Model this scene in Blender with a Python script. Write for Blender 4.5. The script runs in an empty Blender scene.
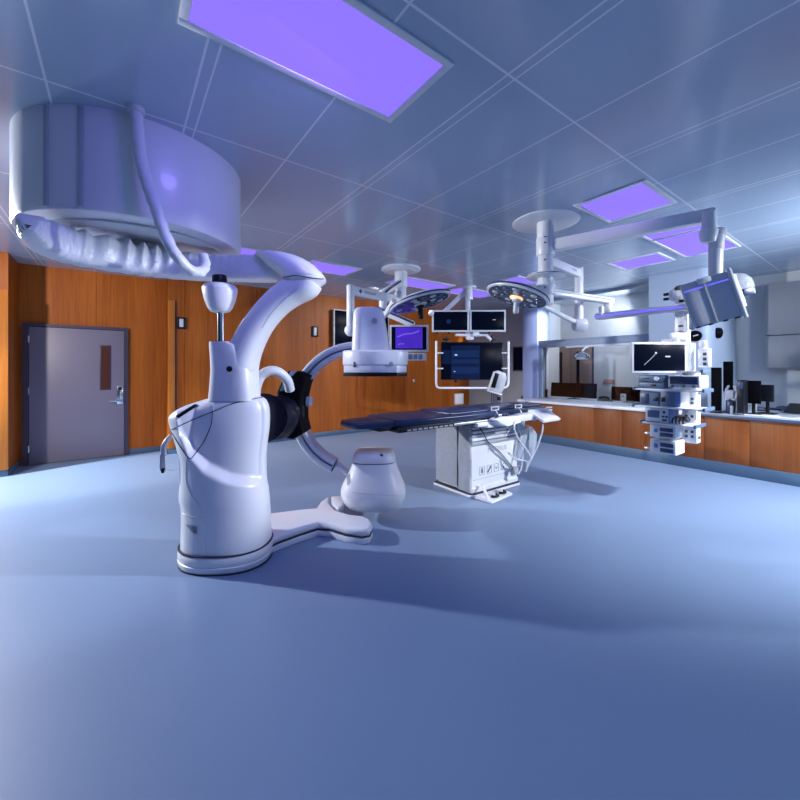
import bpy, bmesh, math, random
from mathutils import Vector, Matrix
from mathutils.bvhtree import BVHTree
random.seed(7)
S = bpy.context.scene
COL = S.collection
PI = math.pi
F, H, HC = 380.0, 1.45, 3.03            # focal length in pixels of an 800 frame, eye height, ceiling height
YAW = math.atan2(280, 380)
sn, cs = math.sin(YAW), math.cos(YAW)
CAM = Matrix(((cs, sn, 0, 0), (-sn, cs, 0, 0), (0, 0, 1, 0), (0, 0, 0, 1)))   # view-aligned axes -> room axes

# ---------------------------------------------------------------- measuring helpers
def K(px, py, d): return Vector(((px-400)*d/F, d, H+(369-py)*d/F))          # view-aligned coordinates
def W(px, py, d): return CAM @ K(px, py, d)                                 # room coordinates
def onZ(px, py, z): return W(px, py, F*(H-z)/(py-369))
def onX(px, py, X):
    r = CAM.to_3x3() @ Vector(((px-400)/F, 1, (369-py)/F)); t = X/r.x
    return Vector((0, 0, H)) + r*t
def onY(px, py, Y):
    r = CAM.to_3x3() @ Vector(((px-400)/F, 1, (369-py)/F)); t = Y/r.y
    return Vector((0, 0, H)) + r*t

# ---------------------------------------------------------------- materials
MATS = {}
def nt(name):
    m = bpy.data.materials.new(name); m.use_nodes = True
    return m, m.node_tree, m.node_tree.nodes['Principled BSDF']
def mat(name, col, rough=.4, metal=0, emit=None, es=0, alpha=1, trans=0, coat=0, spec=.5, noise=0, nscale=8, bump=0, bscale=40):
    m, t, p = nt(name)
    p.inputs['Base Color'].default_value = (*col, 1)
    p.inputs['Roughness'].default_value = rough
    p.inputs['Metallic'].default_value = metal
    p.inputs['Transmission Weight'].default_value = trans
    p.inputs['Coat Weight'].default_value = coat
    p.inputs['Alpha'].default_value = alpha
    p.inputs['Specular IOR Level'].default_value = spec
    if emit:
        p.inputs['Emission Color'].default_value = (*emit, 1); p.inputs['Emission Strength'].default_value = es
    if noise or bump:
        tc = t.nodes.new('ShaderNodeTexCoord')
        if noise:
            n = t.nodes.new('ShaderNodeTexNoise'); n.inputs['Scale'].default_value = nscale; n.inputs['Detail'].default_value = 5
            t.links.new(tc.outputs['Object'], n.inputs['Vector'])
            mx = t.nodes.new('ShaderNodeMix'); mx.data_type = 'RGBA'
            mx.inputs['A'].default_value = (*[c*(1-noise) for c in col], 1); mx.inputs['B'].default_value = (*[min(1, c*(1+noise)) for c in col], 1)
            t.links.new(n.outputs['Fac'], mx.inputs['Factor']); t.links.new(mx.outputs['Result'], p.inputs['Base Color'])
        if bump:
            n = t.nodes.new('ShaderNodeTexNoise'); n.inputs['Scale'].default_value = bscale; n.inputs['Detail'].default_value = 6
            n.inputs['Distortion'].default_value = 1.5
            t.links.new(tc.outputs['Object'], n.inputs['Vector'])
            b = t.nodes.new('ShaderNodeBump'); b.inputs['Strength'].default_value = bump; b.inputs['Distance'].default_value = .02
            t.links.new(n.outputs['Fac'], b.inputs['Height']); t.links.new(b.outputs['Normal'], p.inputs['Normal'])
    MATS[name] = m
    return m
def wood(name, dark, light, seam_axis=None, off=0, period=1.22, rough=.42):
    m, t, p = nt(name)
    N = t.nodes.new; L = t.links.new
    g = N('ShaderNodeNewGeometry')
    mp = N('ShaderNodeMapping'); mp.inputs['Scale'].default_value = (22, 22, .9)
    L(g.outputs['Position'], mp.inputs['Vector'])
    n = N('ShaderNodeTexNoise'); n.inputs['Scale'].default_value = 1.6; n.inputs['Detail'].default_value = 8; n.inputs['Roughness'].default_value = .62
    L(mp.outputs['Vector'], n.inputs['Vector'])
    mp2 = N('ShaderNodeMapping'); mp2.inputs['Scale'].default_value = (2.2, 2.2, .12)
    L(g.outputs['Position'], mp2.inputs['Vector'])
    n2 = N('ShaderNodeTexNoise'); n2.inputs['Scale'].default_value = 1.5; n2.inputs['Detail'].default_value = 3
    L(mp2.outputs['Vector'], n2.inputs['Vector'])
    ad = N('ShaderNodeMath'); ad.operation = 'ADD'
    L(n.outputs['Fac'], ad.inputs[0]); L(n2.outputs['Fac'], ad.inputs[1])
    r = N('ShaderNodeValToRGB'); r.color_ramp.elements[0].position = .36; r.color_ramp.elements[1].position = .66
    hf = N('ShaderNodeMath'); hf.operation = 'MULTIPLY'; hf.inputs[1].default_value = .5
    L(ad.outputs[0], hf.inputs[0]); L(hf.outputs[0], r.inputs['Fac'])
    r.color_ramp.elements[0].color = (*dark, 1); r.color_ramp.elements[1].color = (*light, 1)
    out = r.outputs['Color']
    if seam_axis:
        sp = N('ShaderNodeSeparateXYZ'); L(g.outputs['Position'], sp.inputs[0])
        a = N('ShaderNodeMath'); a.operation = 'SUBTRACT'; a.inputs[1].default_value = off; L(sp.outputs[seam_axis], a.inputs[0])
        b = N('ShaderNodeMath'); b.operation = 'DIVIDE'; b.inputs[1].default_value = period; L(a.outputs[0], b.inputs[0])
        c = N('ShaderNodeMath'); c.operation = 'FRACT'; L(b.outputs[0], c.inputs[0])
        d = N('ShaderNodeMath'); d.operation = 'LESS_THAN'; d.inputs[1].default_value = .006; L(c.outputs[0], d.inputs[0])
        mx = N('ShaderNodeMix'); mx.data_type = 'RGBA'; mx.inputs['B'].default_value = (*[x*.45 for x in dark], 1)
        L(d.outputs[0], mx.inputs['Factor']); L(out, mx.inputs['A']); out = mx.outputs['Result']
    L(out, p.inputs['Base Color']); p.inputs['Roughness'].default_value = rough; p.inputs['Specular IOR Level'].default_value = .22
    return m

M_WHITE = mat('white_enamel', (.80, .81, .85), .32, coat=.2)
M_SHELL = mat('shell_white', (.76, .77, .83), .34, coat=.25)
M_GREYP = mat('grey_plastic', (.42, .45, .52), .4)
M_LGREY = mat('light_grey_plastic', (.62, .65, .70), .4)
M_BLACK = mat('black_plastic', (.007, .008, .012), .38, spec=.3)
M_MATTE = mat('matte_black_plastic', (.0025, .0025, .004), .6, spec=.05)
M_RUBBER = mat('black_rubber', (.015, .015, .02), .7)
M_SEAM = mat('dark_seam', (.03, .03, .06), .6)
M_CHROME = mat('chrome', (.75, .77, .8), .18, 1)
M_STEEL = mat('brushed_steel', (.55, .57, .62), .32, 1)
M_NAVY = mat('navy_vinyl', (.022, .035, .10), .28, noise=.15)
M_NAVYD = mat('dark_navy_plastic', (.03, .05, .12), .35)
M_BLUEDEV = mat('blue_grey_casing', (.10, .16, .27), .4)
M_BLUEF = mat('bright_blue_panel', (.10, .22, .52), .35)
M_DRAPE = mat('clear_white_plastic_wrap', (.70, .73, .80), .3, bump=.35, bscale=14)
M_WRAP = mat('wrinkled_plastic_cover', (.66, .70, .78), .26, bump=.7, bscale=9)
M_BAG = mat('translucent_plastic_sleeve', (.6, .66, .76), .2, alpha=.38, bump=.6, bscale=10)
M_FLOOR = mat('blue_vinyl_floor', (.19, .272, .42), .42, noise=.04, nscale=1.2)
M_COVE = mat('blue_vinyl_cove_base', (.065, .12, .20), .45)
M_DOOR = mat('mauve_door_paint', (.19, .165, .235), .45)
M_FRAME = mat('dark_purple_frame_paint', (.045, .032, .065), .45)
M_BROWN = mat('brown_door_laminate', (.22, .15, .13), .45)
M_WOOD = wood('wall_wood', (.25, .056, .005), (.47, .130, .015), 'X', -.317)
M_WOODL = wood('light_wood_trim', (.42, .13, .02), (.60, .21, .04))
M_CABW = wood('cabinet_wood', (.19, .053, .013), (.30, .093, .025))
M_GREYW = mat('grey_wall_paint', (.40, .41, .43), .6)
M_BLUEW = mat('pale_blue_wall_paint', (.31, .38, .50), .5)
M_PILLAR = mat('blue_pillar_paint', (.30, .37, .62), .5)
M_DIM = mat('dark_low_bounce_wall', (.12, .13, .16), .7)  # for unseen walls, darkened to keep bounced light down
M_PALE = mat('pale_wall_paint', (.62, .64, .67), .6)
M_CABG = mat('grey_cabinet_laminate', (.20, .215, .25), .5)
M_TOPW = mat('white_worktop', (.78, .80, .84), .3)
M_TOPD = mat('dark_worktop_edge', (.06, .09, .16), .35)
M_TOPG = mat('grey_worktop', (.42, .45, .50), .35)
M_PAPER = mat('white_paper', (.85, .86, .88), .7)
M_RED = mat('dull_red_sign', (.55, .22, .20), .5)
M_VIOLET = mat('violet_lit_diffuser', (.08, .05, .3), .5, emit=(.27, .17, .95), es=1.0)
M_COOL = mat('cool_white_lit_diffuser', (.8, .85, .95), .4, emit=(.7, .83, 1.0), es=1.5)
M_LED = mat('violet_led_strip', (.2, .15, .6), .3, emit=(.16, .13, .9), es=1.0)
M_LENS = mat('lamp_lens_glass', (.05, .08, .13), .15, coat=.3, noise=.8, nscale=30)
M_CELL = mat('lamp_cell_glass', (.10, .13, .20), .2)
M_AMBER = mat('amber_lamp_glow', (.9, .5, .3), .4, emit=(1.0, .5, .25), es=1.4)
M_SCREEN = mat('black_glass_screen', (.002, .003, .008), .25, emit=(.002, .005, .025), es=.2, spec=.035)
M_SCRGREY = mat('grey_idle_screen', (.62, .62, .68), .35)  # on the tilted pair this grey paints the floor and wall they reflect
M_SCRBLUE = mat('blue_lit_window', (.003, .006, .02), .3, emit=(.002, .008, .042), es=.8, spec=.1)
M_SCRBLU2 = mat('pale_blue_lit_bar', (.003, .01, .03), .3, emit=(.005, .018, .085), es=.8, spec=.1)
M_SCRVIO = mat('violet_lit_screen', (.05, .02, .3), .2, emit=(.055, .02, .42), es=.9)
M_SCRLIL = mat('lilac_lit_swoosh', (.1, .05, .4), .2, emit=(.16, .09, .6), es=.9)
M_GLOW = mat('white_screen_marks', (.3, .35, .4), .3, emit=(.35, .45, .7), es=.5)
def glass_mat(name, refl):
    m, t, p = nt(name); t.nodes.remove(p)
    o = [n for n in t.nodes if n.type == 'OUTPUT_MATERIAL'][0]
    tr = t.nodes.new('ShaderNodeBsdfTransparent'); tr.inputs['Color'].default_value = (.9, .94, .97, 1)
    gl = t.nodes.new('ShaderNodeBsdfGlossy'); gl.inputs['Roughness'].default_value = .02
    fr = t.nodes.new('ShaderNodeFresnel'); fr.inputs['IOR'].default_value = 1.45
    ml = t.nodes.new('ShaderNodeMath'); ml.operation = 'MULTIPLY'; ml.inputs[1].default_value = refl
    mx = t.nodes.new('ShaderNodeMixShader')
    t.links.new(fr.outputs[0], ml.inputs[0]); t.links.new(ml.outputs[0], mx.inputs[0])
    t.links.new(tr.outputs[0], mx.inputs[1]); t.links.new(gl.outputs[0], mx.inputs[2]); t.links.new(mx.outputs[0], o.inputs['Surface'])
    return m
M_GLASS = glass_mat('clear_glass', 1.0)
M_CLEAR = mat('clear_dome_plastic', (.75, .8, .9), .08, alpha=.3)
M_TEXT = mat('pale_grey_print', (.42, .45, .53), .5)
M_TEXTD = mat('dark_print', (.05, .06, .11), .5)

def ceiling_mat():
    m, t, p = nt('gloss_metal_ceiling_panels')
    N = t.nodes.new; L = t.links.new
    g = N('ShaderNodeNewGeometry'); sp = N('ShaderNodeSeparateXYZ'); L(g.outputs['Position'], sp.inputs[0])
    def line(ax, off, per, w):
        a = N('ShaderNodeMath'); a.operation = 'SUBTRACT'; a.inputs[1].default_value = off; L(sp.outputs[ax], a.inputs[0])
        b = N('ShaderNodeMath'); b.operation = 'DIVIDE'; b.inputs[1].default_value = per; L(a.outputs[0], b.inputs[0])
        c = N('ShaderNodeMath'); c.operation = 'FRACT'; L(b.outputs[0], c.inputs[0])
        d = N('ShaderNodeMath'); d.operation = 'LESS_THAN'; d.inputs[1].default_value = w/per; L(c.outputs[0], d.inputs[0])
        return d
    ls = [line('X', 1.67, .668, .012), line('Y', 2.82, 1.53, .014), line('X', 1.73, 1.336, .010)]
    mx = ls[0]
    for l in ls[1:]:
        k = N('ShaderNodeMath'); k.operation = 'MAXIMUM'; L(mx.outputs[0], k.inputs[0]); L(l.outputs[0], k.inputs[1]); mx = k
    c = N('ShaderNodeMix'); c.data_type = 'RGBA'
    c.inputs['A'].default_value = (.44, .54, .68, 1); c.inputs['B'].default_value = (.85, .88, .93, 1)
    L(mx.outputs[0], c.inputs['Factor']); L(c.outputs['Result'], p.inputs['Base Color'])
    p.inputs['Roughness'].default_value = .2; p.inputs['Metallic'].default_value = .0; p.inputs['Specular IOR Level'].default_value = .8
    n = N('ShaderNodeTexNoise'); n.inputs['Scale'].default_value = 1.1; L(g.outputs['Position'], n.inputs['Vector'])
    b = N('ShaderNodeBump'); b.inputs['Strength'].default_value = .08; b.inputs['Distance'].default_value = .05
    L(n.outputs['Fac'], b.inputs['Height']); L(b.outputs['Normal'], p.inputs['Normal'])
    return m
M_CEIL = ceiling_mat()

# ---------------------------------------------------------------- mesh builder
class B:
    def __init__(s, M=None): s.bm = bmesh.new(); s.M = M.copy() if M else Matrix()
    def merge(s, t, m=None):
        T = s.M @ m if m else s.M
        mp = {v: s.bm.verts.new(T @ v.co) for v in t.verts}
        for f in t.faces:
            try: s.bm.faces.new([mp[v] for v in f.verts])
            except ValueError: pass
        t.free(); return s
    def box(s, c, size, bev=0, rot=None, seg=2):
        t = bmesh.new(); bmesh.ops.create_cube(t, size=1)
        for v in t.verts: v.co = Vector((v.co.x*size[0], v.co.y*size[1], v.co.z*size[2]))
        if bev: bmesh.ops.bevel(t, geom=t.edges[:], offset=min(bev, min(size)*.49), segments=seg, profile=.5, affect='EDGES')
        m = Matrix.Translation(Vector(c))
        if rot: m = m @ rot.to_4x4()
        return s.merge(t, m)
    def span(s, a, b, bev=0):
        a, b = Vector(a), Vector(b)
        return s.box((a+b)/2, [abs(x) for x in (b-a)], bev)
    def loft(s, rings, cap=True):
        t = bmesh.new(); R = [[t.verts.new(p) for p in r] for r in rings]; n = len(R[0])
        for i in range(len(R)-1):
            for j in range(n): t.faces.new((R[i][j], R[i][(j+1) % n], R[i+1][(j+1) % n], R[i+1][j]))
        if cap: t.faces.new(list(reversed(R[0]))); t.faces.new(R[-1])
        bmesh.ops.recalc_face_normals(t, faces=t.faces[:])
        return s.merge(t)
    def cyl(s, p0, p1, r0, r1=None, seg=28, bev=0):
        p0, p1 = Vector(p0), Vector(p1); r1 = r0 if r1 is None else r1
        ax = (p1-p0).normalized(); u = ax.orthogonal().normalized(); w = ax.cross(u)
        st = [(0, r0), (1, r1)]
        Ln = (p1-p0).length
        if bev: st = [(0, r0-bev), (bev/Ln*.3, r0-bev*.3), (bev/Ln, r0), (1-bev/Ln, r1), (1-bev/Ln*.3, r1-bev*.3), (1, r1-bev)]
        return s.loft([[p0+ax*(Ln*k)+(u*math.cos(a)+w*math.sin(a))*r for a in [2*PI*i/seg for i in range(seg)]] for k, r in st])
    def lathe(s, c, prof, axis=(0, 0, 1), seg=40):
        c = Vector(c); ax = Vector(axis).normalized(); u = ax.orthogonal().normalized(); w = ax.cross(u)
        return s.loft([[c+ax*z+(u*math.cos(a)+w*math.sin(a))*max(r, 1e-4) for a in [2*PI*i/seg for i in range(seg)]] for r, z in prof])
    def tube(s, pts, r, seg=10, sub=6, smooth=True):
        pts = [Vector(p) for p in pts]
        if smooth and len(pts) > 2: pts = catmull(pts, sub)
        rr = r if isinstance(r, (list, tuple)) else None
        rings = []; up = None
        for i, p in enumerate(pts):
            tg = (pts[min(i+1, len(pts)-1)]-pts[max(i-1, 0)]).normalized()
            up = tg.orthogonal().normalized() if up is None else (up-tg*up.dot(tg)).normalized()
            w = tg.cross(up)
            q = r if rr is None else rr[0]+(rr[1]-rr[0])*i/(len(pts)-1)
            rings.append([p+(up*math.cos(a)+w*math.sin(a))*q for a in [2*PI*k/seg for k in range(seg)]])
        return s.loft(rings)
    def beam(s, p0, p1, w, h, bev=.01, up=(0, 0, 1)):
        p0, p1 = Vector(p0), Vector(p1); x = (p1-p0); Ln = x.length; x.normalize()
        y = Vector(up).cross(x).normalized(); z = x.cross(y)
        m = Matrix((x, y, z)).transposed()
        return s.box((p0+p1)/2, (Ln, w, h), bev, m)
    def prism(s, poly, z0, z1, bev=0, frame=None, seg=2):
        t = bmesh.new(); vs = [t.verts.new((x, y, z0)) for x, y in poly]; f = t.faces.new(vs)
        r = bmesh.ops.extrude_face_region(t, geom=[f])
        for v in r['geom']:
            if isinstance(v, bmesh.types.BMVert): v.co.z = z1
        bmesh.ops.recalc_face_normals(t, faces=t.faces[:])
        if bev:
            es = [e for e in t.edges if abs(e.verts[0].co.z-e.verts[1].co.z) < 1e-6]
            bmesh.ops.bevel(t, geom=es, offset=bev, segments=seg, profile=.5, affect='EDGES')
        return s.merge(t, frame)
    def build(s, name, m, parent=None, ang=38, loc=None):
        bm = s.bm
        bmesh.ops.recalc_face_normals(bm, faces=bm.faces[:])
        me = bpy.data.meshes.new(name)
        if parent: off = base_of(parent)
        elif loc is not None: off = Vector(loc)
        else:
            xs = [v.co for v in bm.verts]
            off = Vector(((min(v.x for v in xs)+max(v.x for v in xs))/2, (min(v.y for v in xs)+max(v.y for v in xs))/2, min(v.z for v in xs)))
        bvh = BVHTree.FromBMesh(bm)
        for v in bm.verts: v.co -= off
        bm.to_mesh(me); bm.free()
        me.shade_smooth(); me.set_sharp_from_angle(angle=math.radians(ang))
        me.materials.append(m)
        o = bpy.data.objects.new(name, me); COL.objects.link(o)
        if parent: o.parent = parent
        else: o.location = off
        SURF[o.name] = bvh
        return o
SURF = {}
def base_of(o):
    v = Vector((0, 0, 0))
    while o: v += o.location; o = o.parent
    return v
def catmull(P, n):
    out = []
    for i in range(len(P)-1):
        a, b, c, d = P[max(i-1, 0)], P[i], P[i+1], P[min(i+2, len(P)-1)]
        for k in range(n):
            t = k/n
            out.append(.5*((2*b)+(c-a)*t+(2*a-5*b+4*c-d)*t*t+(3*b-a-3*c+d)*t**3))
    out.append(P[-1]); return out
def thing(name, label, cat, loc, group=None):
    o = bpy.data.objects.new(name, None); COL.objects.link(o); o.location = loc; o.empty_display_size = .1
    return tag(o, label, cat, group)
def tag(o, label, cat, group=None):
    o['label'] = label; o['category'] = cat
    if group: o['group'] = group
    return o
def struct(o, label=None):
    o['kind'] = 'structure'
    if label: o['label'] = label
    return o
def plab(o, label): o['label'] = label; return o
def ring(cx, cy, z, a, b, n=2.5, seg=64, rot=0):
    out = []
    for i in range(seg):
        t = 2*PI*i/seg; c, s_ = math.cos(t), math.sin(t)
        x = a*math.copysign(abs(c)**(2/n), c); y = b*math.copysign(abs(s_)**(2/n), s_)
        out.append(Vector((cx+x*math.cos(rot)-y*math.sin(rot), cy+x*math.sin(rot)+y*math.cos(rot), z)))
    return out
def lerp_rows(rows, n):
    """smooth interpolation of tuples by Catmull-Rom"""
    out = []
    for i in range(len(rows)-1):
        a, b, c, d = rows[max(i-1, 0)], rows[i], rows[i+1], rows[min(i+2, len(rows)-1)]
        for k in range(n):
            t = k/n
            out.append(tuple(.5*((2*B_)+(C_-A_)*t+(2*A_-5*B_+4*C_-D_)*t*t+(3*B_-A_-3*C_+D_)*t**3) for A_, B_, C_, D_ in zip(a, b, c, d)))
    out.append(rows[-1]); return out
def hit(o, px, py, lift=.002):
    r = (CAM.to_3x3() @ Vector(((px-400)/F, 1, (369-py)/F))).normalized()
    loc, nor, _, _ = SURF[o.name].ray_cast(Vector((0, 0, H)), r)
    if loc is None: return None
    if nor.dot(r) > 0: nor = -nor
    return loc+nor*lift
def polyval(P, x):
    if x <= P[0][0]: return P[0][1]
    for (a, b), (c, d) in zip(P, P[1:]):
        if x <= c: return b+(d-b)*(x-a)/(c-a)
    return P[-1][1]
def seam(o, pts, r, name, m, sub=8):
    """a thin joint line lying on the surface of part o"""
    P = catmull([Vector((x, y, 0)) for x, y in pts], sub)
    H_ = [h for h in (hit(o, p.x, p.y, r*.3) for p in P) if h is not None]
    if len(H_) < 2: return None
    return B().tube(H_, r, 6, smooth=False).build(name, m, o)
def patch(o, quad, name, m, n=6, lift=.004):
    """a thin inlay following the surface of part o, corners given clockwise"""
    a, b, c, d = [Vector((x, y)) for x, y in quad]
    t = bmesh.new(); G = []
    for i in range(n+1):
        row = []
        for j in range(n+1):
            u, v = i/n, j/n
            p = (a*(1-u)+b*u)*(1-v)+(d*(1-u)+c*u)*v
            h = hit(o, p.x, p.y, lift)
            if h is None: t.free(); return None
            row.append(t.verts.new(h))
        G.append(row)
    for i in range(n):
        for j in range(n): t.faces.new((G[i][j], G[i+1][j], G[i+1][j+1], G[i][j+1]))
    r = bmesh.ops.solidify(t, geom=t.faces[:], thickness=.003)
    return B().merge(t).build(name, m, o)
def text(s, size, M, m, parent, name='lettering'):
    cu = bpy.data.curves.new('t', 'FONT'); cu.body = s; cu.size = size; cu.extrude = .0008; cu.align_x = 'CENTER'; cu.align_y = 'CENTER'
    to = bpy.data.objects.new('t', cu); COL.objects.link(to)
    bpy.context.view_layer.update()
    me = bpy.data.meshes.new_from_object(to.evaluated_get(bpy.context.evaluated_depsgraph_get()))
    bpy.data.objects.remove(to)
    t = bmesh.new(); t.from_mesh(me); bpy.data.meshes.remove(me)
    return B(M).merge(t).build(name, m, parent)
def facing(p, out, up=(0, 0, 1)):
    """frame at p whose z axis points out of a face and whose y axis is up"""
    z = Vector(out).normalized(); x = Vector(up).cross(z).normalized(); y = z.cross(x)
    return Matrix.Translation(Vector(p)) @ Matrix((x, y, z)).transposed().to_4x4()
FW = CAM.to_3x3() @ Vector((0, 1, 0)); RT = CAM.to_3x3() @ Vector((1, 0, 0))

def monitor(parent, p, w, h, out, up=(0, 0, 1), depth=.05, rim=.022, frame=None, screen=None, fname='monitor_housing', sname='screen', bevel=.008):
    """flat screen with a rim; p is the centre of the front"""
    Fm = facing(p, out, up)
    hs = B(Fm).box((0, 0, -depth/2), (w, h, depth), bevel).build(fname, frame or M_LGREY, parent)
    sc = B(Fm).box((0, 0, .001), (w-2*rim, h-2*rim, .006), .001).build(sname, screen or M_SCREEN, hs)
    return hs, sc, Fm

# ================================================================ SETTING
struct(B().span((-4.6, -3.2, -.12), (9.0, 8.2, 0)).build('floor', M_FLOOR), 'pale blue vinyl floor')
struct(B().span((-4.6, -3.2, HC), (9.0, 8.2, HC+.1)).build('ceiling', M_CEIL), 'glossy pale metal panel ceiling')
struct(B().span((-4.6, 7.30, 0), (-1.22, 8.05, HC)).build('wall_left', M_WOOD), 'wood panelled wall left of the door')
struct(B().span((-1.4, 7.93, 0), (.8, 8.05, HC)).build('wall_door', M_WOOD), 'wood panelled wall around the mauve door')
struct(B().span((.66, 7.55, 0), (8.0, 8.05, HC)).build('wall_back', M_WOOD), 'long wood panelled back wall')
struct(B().span((8.0, 5.2, 0), (8.12, 8.05, HC)).build('wall_corner', M_GREYW), 'grey painted wall beside the pillar')
struct(B().span((8.75, -3.2, 0), (8.9, 5.3, HC)).build('wall_right', M_PALE), 'pale wall behind the counter')
struct(B().span((8.0, 5.2, 0), (8.9, 5.5, HC)).build('wall_control', M_PALE))
struct(B().span((-4.6, -3.3, 0), (9.0, -3.2, HC)).build('wall_front', M_DIM))
struct(B().span((-4.7, -3.3, 0), (-4.6, 8.05, HC)).build('wall_far_left', M_DIM))
struct(B().span((-1.64, 7.265, .09), (-1.215, 7.30, 2.52), .004).build('trim_1', M_WOODL), 'light wood panel at left edge')
struct(B().span((.655, 7.525, .09), (.76, 7.55, 2.62), .006).build('trim_2', M_WOODL), 'light upright wood strip right of the door')
struct(B().span((.765, 7.544, .09), (.785, 7.551, 2.62)).build('trim_3', M_SEAM), 'dark joint beside the light wood strip')
# baseboards
struct(B().span((-4.6, 7.285, 0), (-1.205, 7.30, .09), .003).span((-1.22, 7.285, 0), (-1.205, 7.93, .09), .003).build('baseboard_left', M_COVE))
struct(B().span((.08, 7.915, 0), (.66, 7.93, .09), .003).span((.645, 7.535, 0), (.66, 7.93, .09), .003).build('baseboard_door', M_COVE))
struct(B().span((.645, 7.535, 0), (8.0, 7.55, .1), .003).build('baseboard_back', M_COVE))
struct(B().span((7.985, 5.3, 0), (8.0, 7.535, .1), .003).build('baseboard_corner', M_COVE))
# pillar and pier
pil = struct(B().span((7.42, 4.955, 0), (7.80, 5.34, HC), .012).build('wall_pillar', M_PILLAR), 'blue square pillar left of the control window')
pier = B()
pr = .17
poly = [(8.7, 1.87), (8.7, 2.715), (7.3, 2.715)] + [(7.3+pr-pr*math.cos(a), 1.87+pr-pr*math.sin(a)) for a in [i*PI/16 for i in range(9)]]
pier.prism(poly, 0, HC)
pier = struct(pier.build('wall_pier', M_BLUEW), 'pale blue pier with rounded corner')
# control-room partition
XW = 7.5
wn = B().span((XW-.05, 2.715, 1.915), (XW+.06, 4.955, 2.07), .005)
wn.span((XW-.04, 4.86, .81), (XW+.05, 4.955, 1.915), .004).span((XW-.03, 2.715, .81), (XW+.04, 2.77, 1.95), .004)
wn.span((7.78, 4.93, 2.0), (7.84, 4.99, HC), .004).span((7.78, 2.715, 2.97), (7.84, 4.955, HC), .004).span((XW, 2.715, 2.03), (7.84, 4.955, 2.068), .004).span((XW-.035, 2.715, .81), (XW+.04, 4.955, .83), .004)
win = struct(wn.build('window_1', M_BLUEW), 'control room window with pale blue transom')
B().span((XW, 2.76, .83), (XW+.008, 4.87, 1.915)).build('lower_pane', M_GLASS, win)
B().span((7.80, 2.72, 2.07), (7.808, 4.94, 2.97)).build('upper_pane', M_GLASS, win)
B().span((XW-.075, 2.72, 1.885), (XW-.05, 4.3, 1.925), .005).build('blind_rail', M_WHITE, win)
jx = onX(546, 370, 7.75)
struct(B().span((7.66, jx.y-.07, .82), (7.75, jx.y+.06, 1.915), .004).build('trim_4', M_WHITE), 'white upright post behind the glass')
p0, p1 = onX(513, 347, 7.98), onX(523, 371, 7.98)
w2 = struct(B().span((7.97, p1.y-.04, p1.z), (8.0, p0.y, p0.z), .004).build('window_2', M_FRAME), 'small dark wall window left of the pillar')
B().span((7.963, p1.y-.01, p1.z+.03), (7.972, p0.y-.03, p0.z-.03)).build('pane', M_SCREEN, w2)
# far double door in the control room
da, db, dm = onX(553, 400, 8.74).y, onX(592, 400, 8.74).y, onX(571, 400, 8.74).y
d2 = struct(B().span((8.725, da+.04, 0), (8.75, db-.04, 2.16), .004).build('door_2', M_FRAME), 'brown double door beyond the control room glass')
for ya, yb in ((da, dm+.004), (dm-.004, db)):
    lf = B().span((8.70, ya, .01), (8.727, yb, 2.12), .004).build('door_leaf', M_BROWN, d2)
    yv = (ya+yb)/2
    yv = onX(561, 400, 8.7).y if ya == da else onX(578, 400, 8.7).y
    B().span((8.694, yv-.035, 1.02), (8.702, yv+.035, 1.86)).build('vision_pane', M_SCREEN, lf)

# the mauve door
xl, xr, zt = onY(28.5, 465, 7.92).x, onY(124.5, 454, 7.92).x, 2.095
dr = B()
dr.span((xl-.06, 7.885, 0), (xl, 7.93, zt), .0).span((xr, 7.885, 0), (xr+.05, 7.93, zt), .0).span((xl-.06, 7.885, zt), (xr+.05, 7.93, zt+.045), .0)
door = struct(dr.build('door_1', M_FRAME), 'mauve door in a dark frame')
leaf = B().span((xl+.005, 7.90, .008), (xr-.004, 7.929, zt-.006), .003).build('door_leaf', M_DOOR, door)
va, vb = onY(101, 346, 7.9), onY(110, 389, 7.9)
vf = B().span((va.x-.015, 7.893, vb.z-.015), (vb.x+.015, 7.90, va.z+.015), .003).build('vision_frame', M_FRAME, leaf)
B().span((va.x, 7.89, vb.z), (vb.x, 7.895, va.z)).build('vision_pane', mat('reddish_dark_pane', (.09, .03, .025), .12), leaf)
hp, hq = onY(117, 386, 7.88), onY(123, 404, 7.88)
lk = B().span((hp.x, 7.878, hq.z), (hq.x, 7.90, hp.z), .006).build('lock_plate', M_CHROME, leaf)
B().span((hp.x+.02, 7.872, hp.z-.07), (hq.x-.02, 7.88, hp.z-.012), .003).build('keypad', M_BLACK, lk)
lv = onY(120, 401, 7.85)
B().tube([(lv.x+.01, 7.88, lv.z), (lv.x+.01, 7.84, lv.z), (lv.x-.05, 7.83, lv.z), (lv.x-.14, 7.835, lv.z+.005)], .011).build('lever_handle', M_CHROME, leaf)
for z in (.25, 1.12, 1.90):
    B().cyl((xl+.004, 7.885, z-.05), (xl+.004, 7.885, z+.05), .011).build('hinge', M_STEEL, door)

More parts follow.
